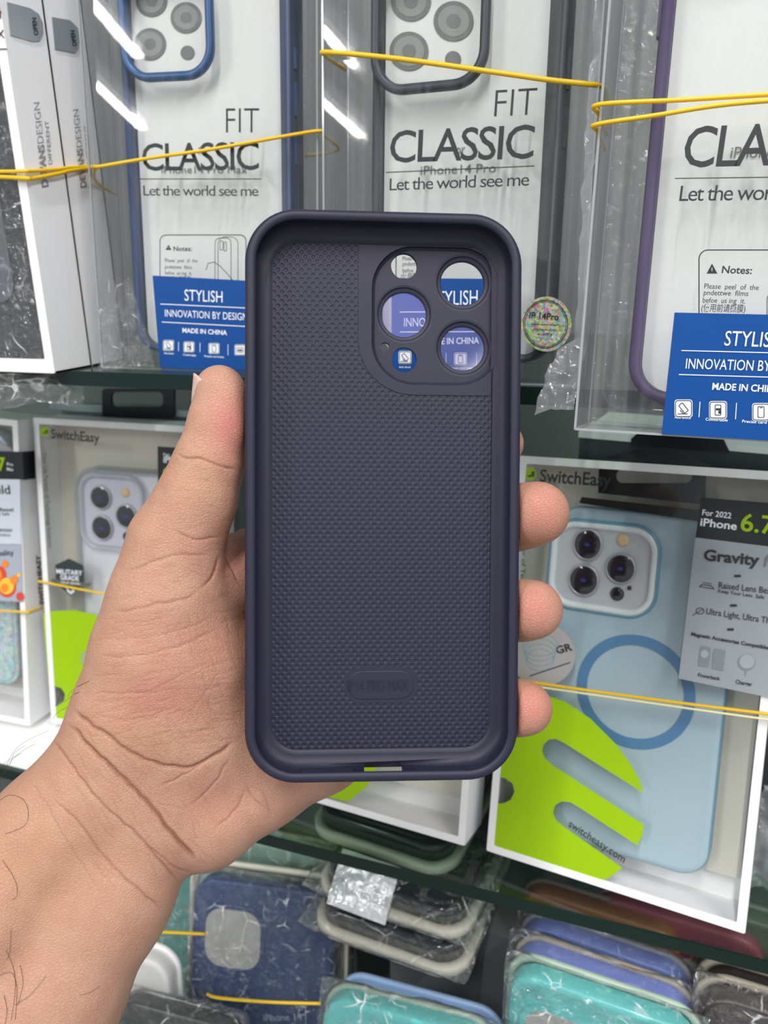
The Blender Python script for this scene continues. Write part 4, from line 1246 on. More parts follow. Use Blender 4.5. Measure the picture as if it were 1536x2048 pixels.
band([frD1.on(-60, 352, -.0012), frD1.on(20, 355, -.0012), frD1.on(54, 357, -.0014), sD1.on(64, 357, -.0014), sD1.on(116, 347, -.0016), sD2.on(140, 341, -.0016), sD2.on(184, 335, -.0016), on(frB, 194, 335, -.0012)], 'lower yellow rubber band strand across the white boxes at far left', r=.0011)
band([frM.world(.0, .022, frM.at(656, 100)[1]), frM.world(-.001, .003, frM.at(656, 103)[1]), on(frM, 662, 105), on(frM, 800, 118), on(frM, 1000, 146), on(frM, 1100, 160), on(frM, 1172, 168), frM.world(.1012, .004, frM.at(1180, 170)[1]), frM.world(.1012, .02, frM.at(1188, 170)[1])],
     'yellow rubber band slanting down across the middle clear box', r=.0011)
band([frP.world(-.001, .02, frP.at(1196, 228)[1]), frP.world(-.001, .003, frP.at(1193, 222)[1]), on(frP, 1198, 209), on(frP, 1360, 200), on(frP, 1536, 189), on(frP, 1700, 180)],
     'upper yellow rubber band across the right clear box', r=.0008)
band([frP.world(-.001, .02, frP.at(1190, 262)[1]), frP.world(-.001, .003, frP.at(1188, 256)[1]), on(frP, 1193, 249), on(frP, 1310, 231), on(frP, 1460, 208), on(frP, 1700, 190)],
     'lower yellow rubber band across the right clear box', r=.0008)
band([frL.world(-.001, .02, frL.at(84, 1166)[1]), frL.world(-.001, .002, frL.at(84, 1164)[1]), on(frL, 86, 1164, -.001), on(frL, 200, 1186, -.001), on(frL, 330, 1210, -.001), on(frL, 420, 1228, -.001)],
     'yellow rubber band across the left window box under the military badge')
band([on(frG, -100, 1216, -.002), on(frG, 48, 1224, -.002), sfG.on(54, 1224, -.0015), sfG.on(83, 1215, -.0015)], 'yellow rubber band around the glitter case box')
band([on(frR, 985, 1352, -.0036), on(frR, 1100, 1370, -.0036), on(frR, 1300, 1398, -.0036), on(frR, 1536, 1428, -.0036), on(frR, 1700, 1448, -.0036)], 'yellow rubber band across the lower right window box', r=.0009)
band([on(frR, 985, 1360, -.0034), on(frR, 1100, 1377, -.0034), on(frR, 1300, 1406, -.0034), on(frR, 1536, 1439, -.0034), on(frR, 1700, 1460, -.0034)], 'pale cream rubber band just below the yellow one on the lower right box', M_band_pale, r=.0006)
band([lf(190, 1868, .36), lf(300, 1864, .362), lf(412, 1868, .362)], 'yellow rubber band across the teal phone case')
band([lf(415, 1988, .352), lf(440, 1996, .346), lf(540, 2004, .346), lf(640, 2007, .348)], 'yellow rubber band across the navy phone case')


# ------------------------------------------------------------------ the dark purple silicone case in the hand
def cam_frame(px, py, t, yaw=0.0, pitch=0.0, roll=0.0):
    """frame facing the lens squarely, then turned: yaw > 0 brings the left edge nearer, pitch > 0 brings the top nearer"""
    Uc, Vc, Dc = Vector((1, 0, 0)), Vector((0, -1, 0)), Vector((0, 0, 1))
    y, p, r = math.radians(yaw), math.radians(pitch), math.radians(roll)
    U = Vector((math.cos(y), 0, math.sin(y)))
    V = Vector((0, -math.cos(p), -math.sin(p)))
    V = (V - U * V.dot(U)).normalized()
    U, V = U * math.cos(r) - V * math.sin(r), V * math.cos(r) + U * math.sin(r)
    D = V.cross(U) * 1.0
    D = -D if D.z < 0 else D
    conv = lambda q: camdir(q.x, q.y, q.z)
    return Frame(at_t(px, py, t), conv(U), conv(D), conv(V))


frH = cam_frame(768, 998, 0.2225, 3.4, 1.4, 0.2)
CW, CH, CD = 0.0803, 0.1661, 0.0118
HX, HZ = CW / 2, CH / 2
M_sil = mat('dark_purple_silicone', '262538', 0.5, 0.35)
tH = thing('phone_case', frH, 'dark purple silicone phone case held open side forward in the hand', 'phone case')

m_dots = M_sil.copy(); m_dots.name = 'dotted_silicone'
nt = m_dots.node_tree
N, Lk = nt.nodes.new, nt.links.new
tcn = N('ShaderNodeTexCoord')
PX_, PZ_ = 0.00232, 0.00266


def lattice(off):
    """distance to the nearest dot of a rectangular lattice"""
    ad = N('ShaderNodeVectorMath'); ad.operation = 'ADD'; ad.inputs[1].default_value = (off[0] + 5 * PX_ * 20, 0, off[1] + 5 * PZ_ * 20)
    Lk(tcn.outputs['Object'], ad.inputs[0])
    mo = N('ShaderNodeVectorMath'); mo.operation = 'MODULO'; mo.inputs[1].default_value = (PX_, 10, PZ_)
    Lk(ad.outputs[0], mo.inputs[0])
    su = N('ShaderNodeVectorMath'); su.operation = 'SUBTRACT'; su.inputs[1].default_value = (PX_ / 2, 0, PZ_ / 2)
    Lk(mo.outputs[0], su.inputs[0])
    mk = N('ShaderNodeVectorMath'); mk.operation = 'MULTIPLY'; mk.inputs[1].default_value = (1, 0, 1)
    Lk(su.outputs[0], mk.inputs[0])
    ln = N('ShaderNodeVectorMath'); ln.operation = 'LENGTH'; Lk(mk.outputs[0], ln.inputs[0])
    return ln.outputs['Value']


mn = N('ShaderNodeMath'); mn.operation = 'MINIMUM'
Lk(lattice((0, 0)), mn.inputs[0]); Lk(lattice((PX_ / 2, PZ_ / 2)), mn.inputs[1])
mr = N('ShaderNodeMapRange'); mr.interpolation_type = 'SMOOTHSTEP'
mr.inputs[1].default_value = 0.00030; mr.inputs[2].default_value = 0.00068; mr.inputs[3].default_value = 0.0; mr.inputs[4].default_value = 1.0
Lk(mn.outputs[0], mr.inputs[0])
bp = N('ShaderNodeBump'); bp.inputs['Strength'].default_value = 0.6; bp.inputs['Distance'].default_value = 0.00028
Lk(mr.outputs[0], bp.inputs['Height']); Lk(bp.outputs[0], nt.nodes['Principled BSDF'].inputs['Normal'])

# wall and lip
Z_FLOOR, Z_BACK, Z_CAM = 0.0092, CD, 0.0106
bm = bmesh.new()
prof = [(.0052, Z_BACK), (.0030, Z_BACK - .0002), (.0012, Z_BACK - .0012), (.0003, Z_BACK - .003), (0, .006), (0, .0022), (.0002, .0012), (.0008, .0003), (.0016, 0),
        (.0024, .0001), (.0031, .0005), (.0033, .0010), (.0030, .0016), (.0022, .0022), (.0021, .0040), (.0023, .0062), (.0030, .0078), (.0042, .0087), (.0056, .0090), (.0068, Z_FLOOR - .0001), (.0070, Z_FLOOR + .0002), (.0073, Z_FLOOR + .0002)]
rr_loft(bm, -HX, -HZ, HX, HZ, .0150, prof, n=14)
wall = obj('shell', bm, M_sil, tH, frH.M, True)
# cut the charging port, the speaker slits and a shallow button notch out of the wall
def cut(target, boxes):
    cb = bmesh.new()
    for (a, b, r) in boxes:
        rr_loft(cb, a[0], a[2], b[0], b[2], r, [(0, a[1]), (0, b[1])], cap0=True, cap1=True)
    me = bpy.data.meshes.new('cutter'); bmesh.ops.recalc_face_normals(cb, faces=cb.faces[:]); cb.to_mesh(me); cb.free()
    co = bpy.data.objects.new('cutter', me); COL.objects.link(co); co.matrix_world = frH.M
    md = target.modifiers.new('cut', 'BOOLEAN'); md.object = co; md.operation = 'DIFFERENCE'; md.solver = 'EXACT'
    dg = bpy.context.evaluated_depsgraph_get()
    nm = bpy.data.meshes.new_from_object(target.evaluated_get(dg))
    target.modifiers.clear(); old = target.data; target.data = nm
    bpy.data.objects.remove(co); bpy.data.meshes.remove(old)
    for p in nm.polygons: p.use_smooth = True


# floor with the camera opening
fl = lambda x, y, d=Z_FLOOR: frH.at(x, y, d)
A0 = fl(716, 470); A1 = fl(1018, 784)
cam_rect = (A0[0], A1[1], HX - .0073 + .0012, HZ - .0073 + .0012)
camA = [p for p in rr(-HX + .0073, -HZ + .0073, HX - .0073, HZ - .0073, .0077, 12)]
# plateau outline (big recess) kept inside the floor
pl0 = fl(744, 490); pl1 = fl(1001, 772)
plo = rr(pl0[0], pl1[1], pl1[0], pl0[1], .0128, 10)
out_ = rr(pl0[0] - .0036, pl1[1] - .0022, HX - .0074, HZ - .0074, .0135, 10)
out_ = [(min(p[0], HX - .00735), min(p[1], HZ - .00735)) for p in out_]
pill_c = fl(762, 1370); PW, PH = .0100, .0043
pill = rr(pill_c[0] - PW, pill_c[1] - PH, pill_c[0] + PW, pill_c[1] + PH, PH - .0001, 10)
bm = bmesh.new()
plate(bm, camA, [plo], Z_FLOOR)
obj('dotted_lining', bm, m_dots, tH, frH.M)
# smooth collar round the camera recess, a hair proud of the dots
bm = bmesh.new()
cx0, cz0 = pl0[0] - .0040, pl1[1] - .0030
n_ = 10
def arc_(c, r, a0, a1, n=n_): return [(c[0] + r * math.cos(math.radians(a0 + (a1 - a0) * k / n)), c[1] + r * math.sin(math.radians(a0 + (a1 - a0) * k / n))) for k in range(n + 1)]
X1, Z1 = HX - .0074, HZ - .0074
col = [(X1 - .0060, Z1), (cx0, Z1)] + [(cx0, cz0 + .0165)] + arc_((cx0 + .0165, cz0 + .0165), .0165, 180, 270)[1:] + [(X1, cz0), (X1, Z1 - .0060)] + arc_((X1 - .0078, Z1 - .0078), .0078, 0, 90, 6)
plate(bm, col, [plo], Z_FLOOR - .00025, Z_FLOOR - .00002)
obj('camera_collar', bm, M_sil, tH, frH.M)
# plateau walls and plate with the holes
def hole(x, y, rpx, d):
    c = frH.at(x, y, d); e = frH.at(x + rpx, y, d)
    return c, abs(e[0] - c[0])
ZP = Z_CAM
bigs = [hole(925, 567, 43.5, ZP + .0008), hole(808, 629.5, 44.5, ZP + .0008), hole(925, 697, 43.5, ZP + .0008)]
smalls = [hole(808, 532.5, 26, ZP + .0004), hole(808, 720, 25, ZP + .0004), hole(770, 694, 9, ZP + .0004)]
bm = bmesh.new()
loft(bm, [[(p[0], Z_FLOOR - .0002, p[1]) for p in plo],
          [(p[0], ZP - .0006, p[1]) for p in rr(pl0[0] + .0003, pl1[1] + .0003, pl1[0] - .0003, pl0[1] - .0003, .0125, 10)],
          [(p[0], ZP, p[1]) for p in rr(pl0[0] + .0010, pl1[1] + .0010, pl1[0] - .0010, pl0[1] - .0010, .0118, 10)]], False, False)
inner = rr(pl0[0] + .0010, pl1[1] + .0010, pl1[0] - .0010, pl0[1] - .0010, .0118, 10)
plate(bm, inner, [circle(c, r + .0020, 48) for c, r in bigs] + [circle(c, r, 36) for c, r in smalls], ZP)
for c, r in bigs:
    def rg(k, d): return [(p[0], d, p[1]) for p in circle(c, r + k, 48)]
    loft(bm, [rg(.0020, ZP), rg(.0014, ZP + .0001), rg(.0010, ZP + .0006), rg(.0002, ZP + .0008), rg(0, ZP + .0010), rg(0, Z_BACK + .0008)], False, False)
for c, r in smalls:
    loft(bm, [[(p[0], d, p[1]) for p in circle(c, r, 36)] for d in (ZP, Z_BACK)], False, False)
# outside: back skin and the raised camera pad
padr = (pl0[0] - .001, pl1[1] - .001, pl1[0] + .001, pl0[1] + .001)
plate(bm, rr(-HX + .0052, -HZ + .0052, HX - .0052, HZ - .0052, .0098, 14), [rr(*padr, .0135, 10)], Z_BACK)
plate(bm, rr(*padr, .0135, 10), [circle(c, r, 48) for c, r in bigs] + [circle(c, r, 36) for c, r in smalls], Z_BACK + .0008)
loft(bm, [[(p[0], d, p[1]) for p in rr(*padr, .0135, 10)] for d in (Z_BACK, Z_BACK + .0008)], False, False)
bmesh.ops.remove_doubles(bm, verts=bm.verts[:], dist=2e-6)
po = obj('camera_plate', bm, M_sil, tH, frH.M)
for p in po.data.polygons: p.use_smooth = False
# thin clear lens films over the three large holes
for k, (c, r) in enumerate(bigs):
    bm = bmesh.new(); plate(bm, circle(c, r + .0001, 40), [], Z_BACK + .0002)
    o = obj('lens_film', bm, clear('lens_film_' + 'abc'[k], ['ffffff', 'eeeefc', 'eeeefa'][k], [.02, .05, .05][k], .3, 4, .05, haze=[0.0, .22, .14][k], haze_col='a9a4e6'), tH, frH.M)
# name pill
bm = bmesh.new(); plate(bm, rr(pill_c[0] - PW - .0012, pill_c[1] - PH - .0012, pill_c[0] + PW + .0012, pill_c[1] + PH + .0012, PH + .001, 10), [], Z_FLOOR - .00004, None)
obj('pill_margin', bm, M_sil, tH, frH.M)
bm = bmesh.new(); rr_loft(bm, pill_c[0] - PW, pill_c[1] - PH, pill_c[0] + PW, pill_c[1] + PH, PH - .00005, [(0, Z_FLOOR), (.00004, Z_FLOOR - .0002), (.0002, Z_FLOOR - .00028)], cap1=True, n=10)
pp = obj('name_pill', bm, M_sil, tH, frH.M)
V, P = text_tris('IP14 PRO MAX', 0.0)
bm = bmesh.new(); letter(bm, frH, 'IP14 PRO MAX', (696, 1383), (816, 1381), 22, Z_FLOOR - .00060, -0.008)
ge = bmesh.ops.extrude_face_region(bm, geom=bm.faces[:])
for v in ge['geom']:
    if isinstance(v, bmesh.types.BMVert): v.co.y = Z_FLOOR - .0002
obj('embossed_name', bm, M_sil, pp, frH.M)
# bottom wall: port and the two speaker recesses, top wall: notch
port = frH.at(768, 1548, .006)
cut(wall, [((port[0] - .0060, .0034, -HZ - .004), (port[0] + .0056, .0104, -HZ + .0035), .0015)])
bm = bmesh.new()
for a, b in ((600, 705), (830, 930)):
    ua, ub = frH.at(a, 1540, .004)[0], frH.at(b, 1540, .004)[0]
    box(bm, (ua, .0034, -HZ + .0018), (ub, .0062, -HZ + .0026))
obj('speaker_ridge', bm, M_sil, tH, frH.M)


# ------------------------------------------------------------------ the hand and forearm holding the case
import openvdb


def hand_field():
    """signed distance of the hand in lens coordinates (x right, y down, z away, metres)"""
    vx = 0.0008
    lo = np.array([-0.205, -0.052, 0.185]); hi = np.array([0.062, 0.200, 0.285])
    n = np.ceil((hi - lo) / vx).astype(int)
    fld = np.full(n, 0.02, np.float32)
    ax = [lo[k] + vx * np.arange(n[k]) for k in range(3)]

    def P(px, py, t): return np.array([(px - 768) / F * t, (py - 1024) / F * t, t])

    def cone(a, ra, b, rb, k, zs=1.0):
        """round cone joined smoothly to the field; zs > 1 flattens it in depth"""
        a, b = P(*a), P(*b)
        ra, rb = ra * a[2] / F, rb * b[2] / F
        m = max(ra, rb) + 0.013
        i0 = np.maximum(((np.minimum(a, b) - m - lo) / vx).astype(int), 0)
        i1 = np.minimum(((np.maximum(a, b) + m - lo) / vx).astype(int) + 1, n)
        if (i1 <= i0).any(): return
        sl = tuple(slice(i0[q], i1[q]) for q in range(3))
        d = b - a
        e = [float(d[0]), float(d[1]), float(d[2] * zs)]
        L2 = e[0] ** 2 + e[1] ** 2 + e[2] ** 2 + 1e-12
        a = [float(q) for q in a]; ra, rb, k = float(ra), float(rb), float(k)
        Y = ax[1][sl[1]].astype(np.float32)[None, :, None] - np.float32(a[1])
        Z = (ax[2][sl[2]].astype(np.float32)[None, None, :] - np.float32(a[2])) * np.float32(zs)
        for s0 in range(i0[0], i1[0], 16):
            s1 = min(s0 + 16, i1[0])
            X = ax[0][s0:s1].astype(np.float32)[:, None, None] - np.float32(a[0])
            h = np.clip((X * e[0] + Y * e[1] + Z * e[2]) * (1 / L2), 0, 1)
            dist = np.sqrt((X - h * e[0]) ** 2 + (Y - h * e[1]) ** 2 + (Z - h * e[2]) ** 2) - (h * (rb - ra) + ra)
            f = fld[s0:s1, sl[1], sl[2]]
            hh = np.clip(0.5 + (f - dist) * (0.5 / k), 0, 1)
            fld[s0:s1, sl[1], sl[2]] = f * (1 - hh) + dist * hh - k * hh * (1 - hh)

    def chain(pts, k, zs=1.0):
        for p, q in zip(pts[:-1], pts[1:]): cone(p[:3], p[3], q[:3], q[3], k, zs)

    # forearm: two bones' worth of round muscle
    chain([(232, 1545, .240, 118), (120, 1665, .237, 130), (-10, 1800, .232, 150), (-330, 2230, .222, 200)], .006, 1.05)
    chain([(298, 1645, .241, 109), (212, 1790, .238, 122), (92, 1985, .233, 145), (-80, 2330, .222, 190)], .008, 1.05)
    # wrist to palm
    chain([(232, 1545, .240, 118), (272, 1425, .238, 118)], .010)
    chain([(304, 1640, .241, 104), (412, 1632, .248, 97), (520, 1560, .254, 92), (640, 1488, .257, 92), (690, 1420, .257, 80)], .0045)
    chain([(300, 1560, .243, 110), (420, 1480, .250, 100), (560, 1330, .258, 90), (600, 1220, .258, 82)], .009)
    chain([(420, 1500, .250, 95), (610, 1420, .258, 85)], .009)
    # thenar and thumb
    chain([(268, 1432, .238, 116), (311, 1300, .236, 118), (338, 1190, .235, 109), (352, 1086, .233, 87), (393, 1000, .231, 72), (418, 925, .2305, 67)], .006)
    chain([(418, 925, .2305, 67), (435, 850, .2300, 56), (440, 780, .2300, 49.5)], .003)
    cone((452, 868, .2285), 38, (452, 800, .2285), 37, .004)            # pad of the thumb tip
    chain([(390, 1330, .2415, 122), (370, 1440, .243, 118)], .009)       # ball of the thumb
    chain([(400, 1200, .2445, 80), (455, 1150, .2500, 72), (520, 1130, .256, 74)], .006)   # web to the index knuckle
    # the four fingers behind the case
    fg = .0028
    chain([(520, 1128, .256, 76), (660, 1065, .2545, 66), (820, 990, .2475, 60), (945, 925, .2450, 55), (1001, 888, .2430, 46)], fg)
    chain([(600, 1215, .258, 80), (740, 1150, .2550, 68), (870, 1095, .2480, 63), (1005, 1045, .2440, 62), (1050, 1032, .2375, 62), (1075, 1026, .2335, 63)], fg)
    chain([(655, 1310, .258, 80), (770, 1270, .2550, 66), (880, 1238, .2480, 60), (990, 1226, .2440, 59), (1040, 1221, .2375, 58), (1066, 1219, .2335, 59)], fg)
    chain([(690, 1420, .257, 78), (800, 1425, .2535, 60), (890, 1422, .2470, 55), (975, 1418, .2430, 54), (1022, 1416, .2365, 53), (1050, 1416, .2335, 54)], fg)
    # press the case into the hand: nothing of the hand may enter it
    cc = [float(np.dot(R.T[k], np.array(frH.O - EYE))) for k in range(3)]
    u, d_, v = [[float(np.dot(R.T[k], np.array(q))) for k in range(3)] for q in (frH.U, frH.D, frH.V)]
    rad, r3, k = .0145, .003, .0012
    Y = (ax[1][None, :, None] - cc[1]).astype(np.float32); Z = (ax[2][None, None, :] - cc[2]).astype(np.float32)
    for i in range(0, n[0], 24):
        X = (ax[0][i:i + 24, None, None] - cc[0]).astype(np.float32)
        lu = X * u[0] + Y * u[1] + Z * u[2]; ld = X * d_[0] + Y * d_[1] + Z * d_[2]; lv = X * v[0] + Y * v[1] + Z * v[2]
        qx = np.abs(lu) - (HX + .0003 - rad); qz = np.abs(lv) - (HZ + .0003 - rad)
        d2 = np.sqrt(np.maximum(qx, 0) ** 2 + np.maximum(qz, 0) ** 2) + np.minimum(np.maximum(qx, qz), 0) - rad
        dz = np.abs(ld - (CD + .0008) / 2 + .02) - ((CD + .0008) / 2 + .02 + .0003)     # the back edge is rounded
        wx = d2 + r3; wz = dz + r3
        b = -(np.sqrt(np.maximum(wx, 0) ** 2 + np.maximum(wz, 0) ** 2) + np.minimum(np.maximum(wx, wz), 0) - r3)
        a = fld[i:i + 24]
        hh = np.clip(0.5 - 0.5 * (a - b) / k, 0, 1)
        fld[i:i + 24] = a * (1 - hh) + b * hh + k * hh * (1 - hh)
    return fld, lo, vx


def hand_mesh():
    fld, lo, vx = hand_field()
    np.clip(fld, -.004, .004, out=fld)
    for k in range(3):                          # halve the spacing
        sh = list(fld.shape); sh[k] = sh[k] * 2 - 1
        up = np.empty(sh, np.float32)
        ev = [slice(None)] * 3; od = [slice(None)] * 3; l_ = [slice(None)] * 3; r_ = [slice(None)] * 3
        ev[k] = slice(0, None, 2); od[k] = slice(1, None, 2); l_[k] = slice(0, -1); r_[k] = slice(1, None)
        up[tuple(ev)] = fld; up[tuple(od)] = fld[tuple(l_)]; up[tuple(od)] += fld[tuple(r_)]; up[tuple(od)] *= .5
        fld = up
    vx *= .5
    g = openvdb.FloatGrid(.004)
    g.copyFromArray(np.ascontiguousarray(fld))
    del fld, up
    pts, quads = g.convertToQuads(0.0)
    pts = np.array(pts) * vx + lo
    me = bpy.data.meshes.new('hand_raw')
    quads = np.array(quads, np.int32)
    me.vertices.add(len(pts)); me.vertices.foreach_set('co', pts.astype(np.float32).ravel())
    me.loops.add(quads.size); me.loops.foreach_set('vertex_index', quads.ravel())
    me.polygons.add(len(quads)); me.polygons.foreach_set('loop_start', np.arange(0, quads.size, 4, dtype=np.int32))
    me.update(calc_edges=True); me.validate()
    o = bpy.data.objects.new('hand_raw', me); COL.objects.link(o)
    sm = o.modifiers.new('s', 'SMOOTH'); sm.iterations = 16; sm.factor = 0.5
    dg = bpy.context.evaluated_depsgraph_get()
    nm = bpy.data.meshes.new_from_object(o.evaluated_get(dg))
    bpy.data.objects.remove(o); bpy.data.meshes.remove(me)
    return nm


me = hand_mesh()
nv = len(me.vertices)
co = np.empty(nv * 3); me.vertices.foreach_get('co', co); co = co.reshape(-1, 3)
no = np.empty(nv * 3); me.vertex_normals.foreach_get('vector', no); no = no.reshape(-1, 3)
# drop loose crumbs: keep everything connected (the field is one body)
PXY = np.stack([768 + F * co[:, 0] / co[:, 2], 1024 + F * co[:, 1] / co[:, 2]], 1)
front = no[:, 2] < 0.15

CREASES = [   # pixel polyline, half width (px), depth (mm), strength of the redder tone
    ([(146, 1418), (157, 1428), (183, 1452), (220, 1474), (256, 1502), (304, 1525), (366, 1536), (403, 1527), (440, 1505), (470, 1482)], 5.5, .8, .75),
    ([(140, 1450), (160, 1474), (178, 1496), (220, 1533), (271, 1579), (304, 1613), (337, 1657), (366, 1692), (396, 1724)], 6, 1.0, .85),
    ([(104, 1478), (125, 1507), (150, 1542), (180, 1580), (220, 1623), (264, 1660), (304, 1703), (341, 1745), (358, 1765)], 4, .55, .6),
    ([(110, 1601), (154, 1641), (199, 1700), (243, 1750), (281, 1782), (325, 1819)], 3.5, .45, .55),
    ([(290, 1690), (325, 1715), (352, 1737), (385, 1745)], 3.5, .4, .5),
    ([(60, 1560), (100, 1620), (140, 1690), (200, 1780)], 3, .15, .25),
    ([(225, 1222), (250, 1221), (278, 1216), (322, 1207), (366, 1199), (399, 1180)], 3.2, .35, .45),
    ([(250, 1144), (289, 1130), (330, 1114), (370, 1109), (421, 1111)], 3.2, .35, .5),
    ([(399, 1178), (421, 1158), (433, 1135), (438, 1108)], 4, .6, .7),
    ([(447, 1096), (456, 1125), (470, 1150), (486, 1180)], 3.5, .5, .5),
    ([(350, 906), (370, 914), (404, 918), (428, 927), (453, 935), (480, 942)], 3.4, .5, .7),
    ([(358, 888), (372, 880)], 3, .3, .3), ([(352, 898), (372, 899)], 2.6, .3, .4),
    ([(345, 1057), (367, 1071), (387, 1078), (419, 1077), (443, 1073)], 3, .4, .6),
    ([(196, 1278), (290, 1275), (366, 1258), (425, 1236)], 2.4, .2, .3),
    ([(198, 1312), (270, 1312), (366, 1290), (436, 1255)], 2.6, .28, .4),
    ([(185, 1352), (256, 1348)], 2.4, .18, .2), ([(178, 1386), (293, 1384), (366, 1348), (420, 1325)], 2.4, .2, .25),
    ([(185, 1405), (260, 1400), (340, 1378)], 2.2, .15, .2), ([(182, 1424), (240, 1440), (300, 1432), (360, 1410)], 2.4, .2, .25),
    ([(215, 1245), (300, 1242), (360, 1228)], 2.0, .12, .2), ([(190, 1330), (240, 1332), (300, 1328)], 2.0, .12, .18),
    ([(315, 1575), (366, 1551), (400, 1532), (432, 1509)], 3, .35, .4), ([(381, 1612), (410, 1588), (436, 1556), (461, 1513)], 3, .35, .4),
    ([(428, 1659), (455, 1636), (478, 1610), (491, 1575)], 3, .35, .4), ([(490, 1560), (510, 1600), (545, 1622)], 3, .3, .35),
    ([(505, 1572), (530, 1590), (545, 1640)], 2.6, .25, .3), ([(350, 1450), (400, 1400), (450, 1330)], 2, .12, .15),
    ([(400, 1270), (430, 1330), (445, 1400)], 2, .12, .15), ([(380, 1290), (410, 1360), (425, 1440)], 2, .1, .12),
    ([(300, 1600), (340, 1612), (380, 1622)], 2.6, .2, .2), ([(395, 1660), (420, 1680), (430, 1720)], 2.4, .15, .15),
    ([(446, 1070), (470, 1062), (492, 1060)], 2.8, .3, .35), ([(448, 1084), (470, 1080), (492, 1084)], 2.6, .25, .3),
]


def polydist(Q, pl):
    best = np.full(len(Q), 1e9); side = np.zeros(len(Q))
    for a, b in zip(pl[:-1], pl[1:]):
        a = np.array(a, float); b = np.array(b, float); d = b - a
        h = np.clip(((Q - a) @ d) / (d @ d), 0, 1)
        dd = np.linalg.norm(Q - a - h[:, None] * d, axis=1)
        best = np.minimum(best, dd)
    return best


def soften(pl):
    return [(p.x, p.y) for p in smooth_path([Vector((x, y, 0)) for x, y in pl], 5)] if len(pl) > 2 else pl


WOB = np.stack([1.3 * np.sin(PXY[:, 1] / 9.0 + np.sin(PXY[:, 0] / 13.0) * 2), 1.1 * np.sin(PXY[:, 0] / 8.0 + np.sin(PXY[:, 1] / 11.0) * 2)], 1)
disp = np.zeros(nv); tone = np.zeros(nv)
for pl, wd, dep, tn in CREASES:
    pl = soften(pl)
    A = np.array(pl)
    m = front & (PXY[:, 0] > A[:, 0].min() - 40) & (PXY[:, 0] < A[:, 0].max() + 40) & (PXY[:, 1] > A[:, 1].min() - 40) & (PXY[:, 1] < A[:, 1].max() + 40)
    ix = np.where(m)[0]
    wd *= .62 if wd > 4.5 else .55
    d = polydist(PXY[ix] + WOB[ix], pl)
    ends = np.minimum(np.linalg.norm(PXY[ix] - A[0], axis=1), np.linalg.norm(PXY[ix] - A[-1], axis=1))
    fade = np.clip(ends / 22, 0.15, 1)
    disp[ix] += -dep * .35e-3 * np.exp(-(d / (wd * 3.4)) ** 2) * fade
    disp[ix] += (-dep * np.exp(-(d / wd) ** 2) + dep * .16 * np.exp(-((d - wd * 2.2) / (wd * 1.6)) ** 2)) * fade * 1e-3 * (1 if wd > 4.5 else .6)
    tone[ix] = np.maximum(tone[ix], tn * np.exp(-(d / (wd * 1.1)) ** 2) * fade)
rng = np.random.default_rng(4)
FINE = []
for _ in range(150):          # thenar: near-level lines
    FINE.append(((rng.uniform(195, 470), rng.uniform(1190, 1500)), rng.normal(-.16, .12), rng.uniform(25, 75), .06))
for _ in range(90):           # palm cross lines
    FINE.append(((rng.uniform(330, 480), rng.uniform(1230, 1480)), rng.normal(1.15, .2), rng.uniform(20, 55), .045))
for _ in range(110):          # heel and wrist
    FINE.append(((rng.uniform(160, 420), rng.uniform(1460, 1760)), rng.normal(.85, .2), rng.uniform(20, 80), .06))
for _ in range(70):           # thumb
    FINE.append(((rng.uniform(300, 470), rng.uniform(900, 1180)), rng.normal(.12, .2), rng.uniform(15, 45), .05))
for _ in range(60):           # knuckle of the thumb
    FINE.append(((rng.uniform(345, 400), rng.uniform(860, 930)), rng.normal(.3, .5), rng.uniform(6, 16), .09))
for (cx, cy), an, ln_, dep in FINE:
    dx, dy = math.cos(an) * ln_ / 2, math.sin(an) * ln_ / 2
    pl = [(cx - dx, cy - dy), (cx, cy + rng.normal(0, 2)), (cx + dx, cy + dy)]
    ix = np.where(front & (np.abs(PXY[:, 0] - cx) < ln_ / 2 + 8) & (np.abs(PXY[:, 1] - cy) < abs(dy) + 14))[0]
    if len(ix) == 0: continue
    d = polydist(PXY[ix] + WOB[ix] * .8, pl)
    ends = np.minimum(np.linalg.norm(PXY[ix] - np.array(pl[0]), axis=1), np.linalg.norm(PXY[ix] - np.array(pl[-1]), axis=1))
    fade = np.clip(ends / 10, 0, 1)
    g_ = np.exp(-(d / 1.9) ** 2) * fade
    disp[ix] -= dep * 1.25e-3 * g_
    tone[ix] = np.maximum(tone[ix], 0.15 * g_)
co2 = co + no * disp[:, None]

# where the blood shows: redder pads and palm, paler elsewhere
BLUSH = [((458, 850), 42, 70, 1.0), ((345, 1290), 95, 85, .30), ((330, 1390), 110, 60, .55), ((410, 1290), 60, 70, .35), ((1085, 1020), 45, 55, .9), ((1070, 1215), 42, 50, .9), ((1060, 1412), 40, 50, 1.0),
         ((1050, 1060), 60, 40, .5), ((430, 1600), 80, 50, .35), ((470, 1120), 40, 60, .5), ((380, 1090), 60, 30, .3)]
TAN = [((380, 960), 60, 60, .5), ((60, 1700), 150, 160, .55), ((200, 1480), 90, 60, .4), ((300, 1470), 60, 40, .4), ((230, 1350), 60, 120, .3), ((300, 1060), 60, 60, .3)]
red = np.zeros(nv); tan = np.zeros(nv)
for c, sx, sy, k in BLUSH: red = np.maximum(red, k * np.exp(-((PXY[:, 0] - c[0]) / sx) ** 2 - ((PXY[:, 1] - c[1]) / sy) ** 2))
for c, sx, sy, k in TAN: tan = np.maximum(tan, k * np.exp(-((PXY[:, 0] - c[0]) / sx) ** 2 - ((PXY[:, 1] - c[1]) / sy) ** 2))
colA = np.zeros((nv, 4)); colA[:, 0] = red; colA[:, 1] = tone; colA[:, 2] = tan; colA[:, 3] = 1

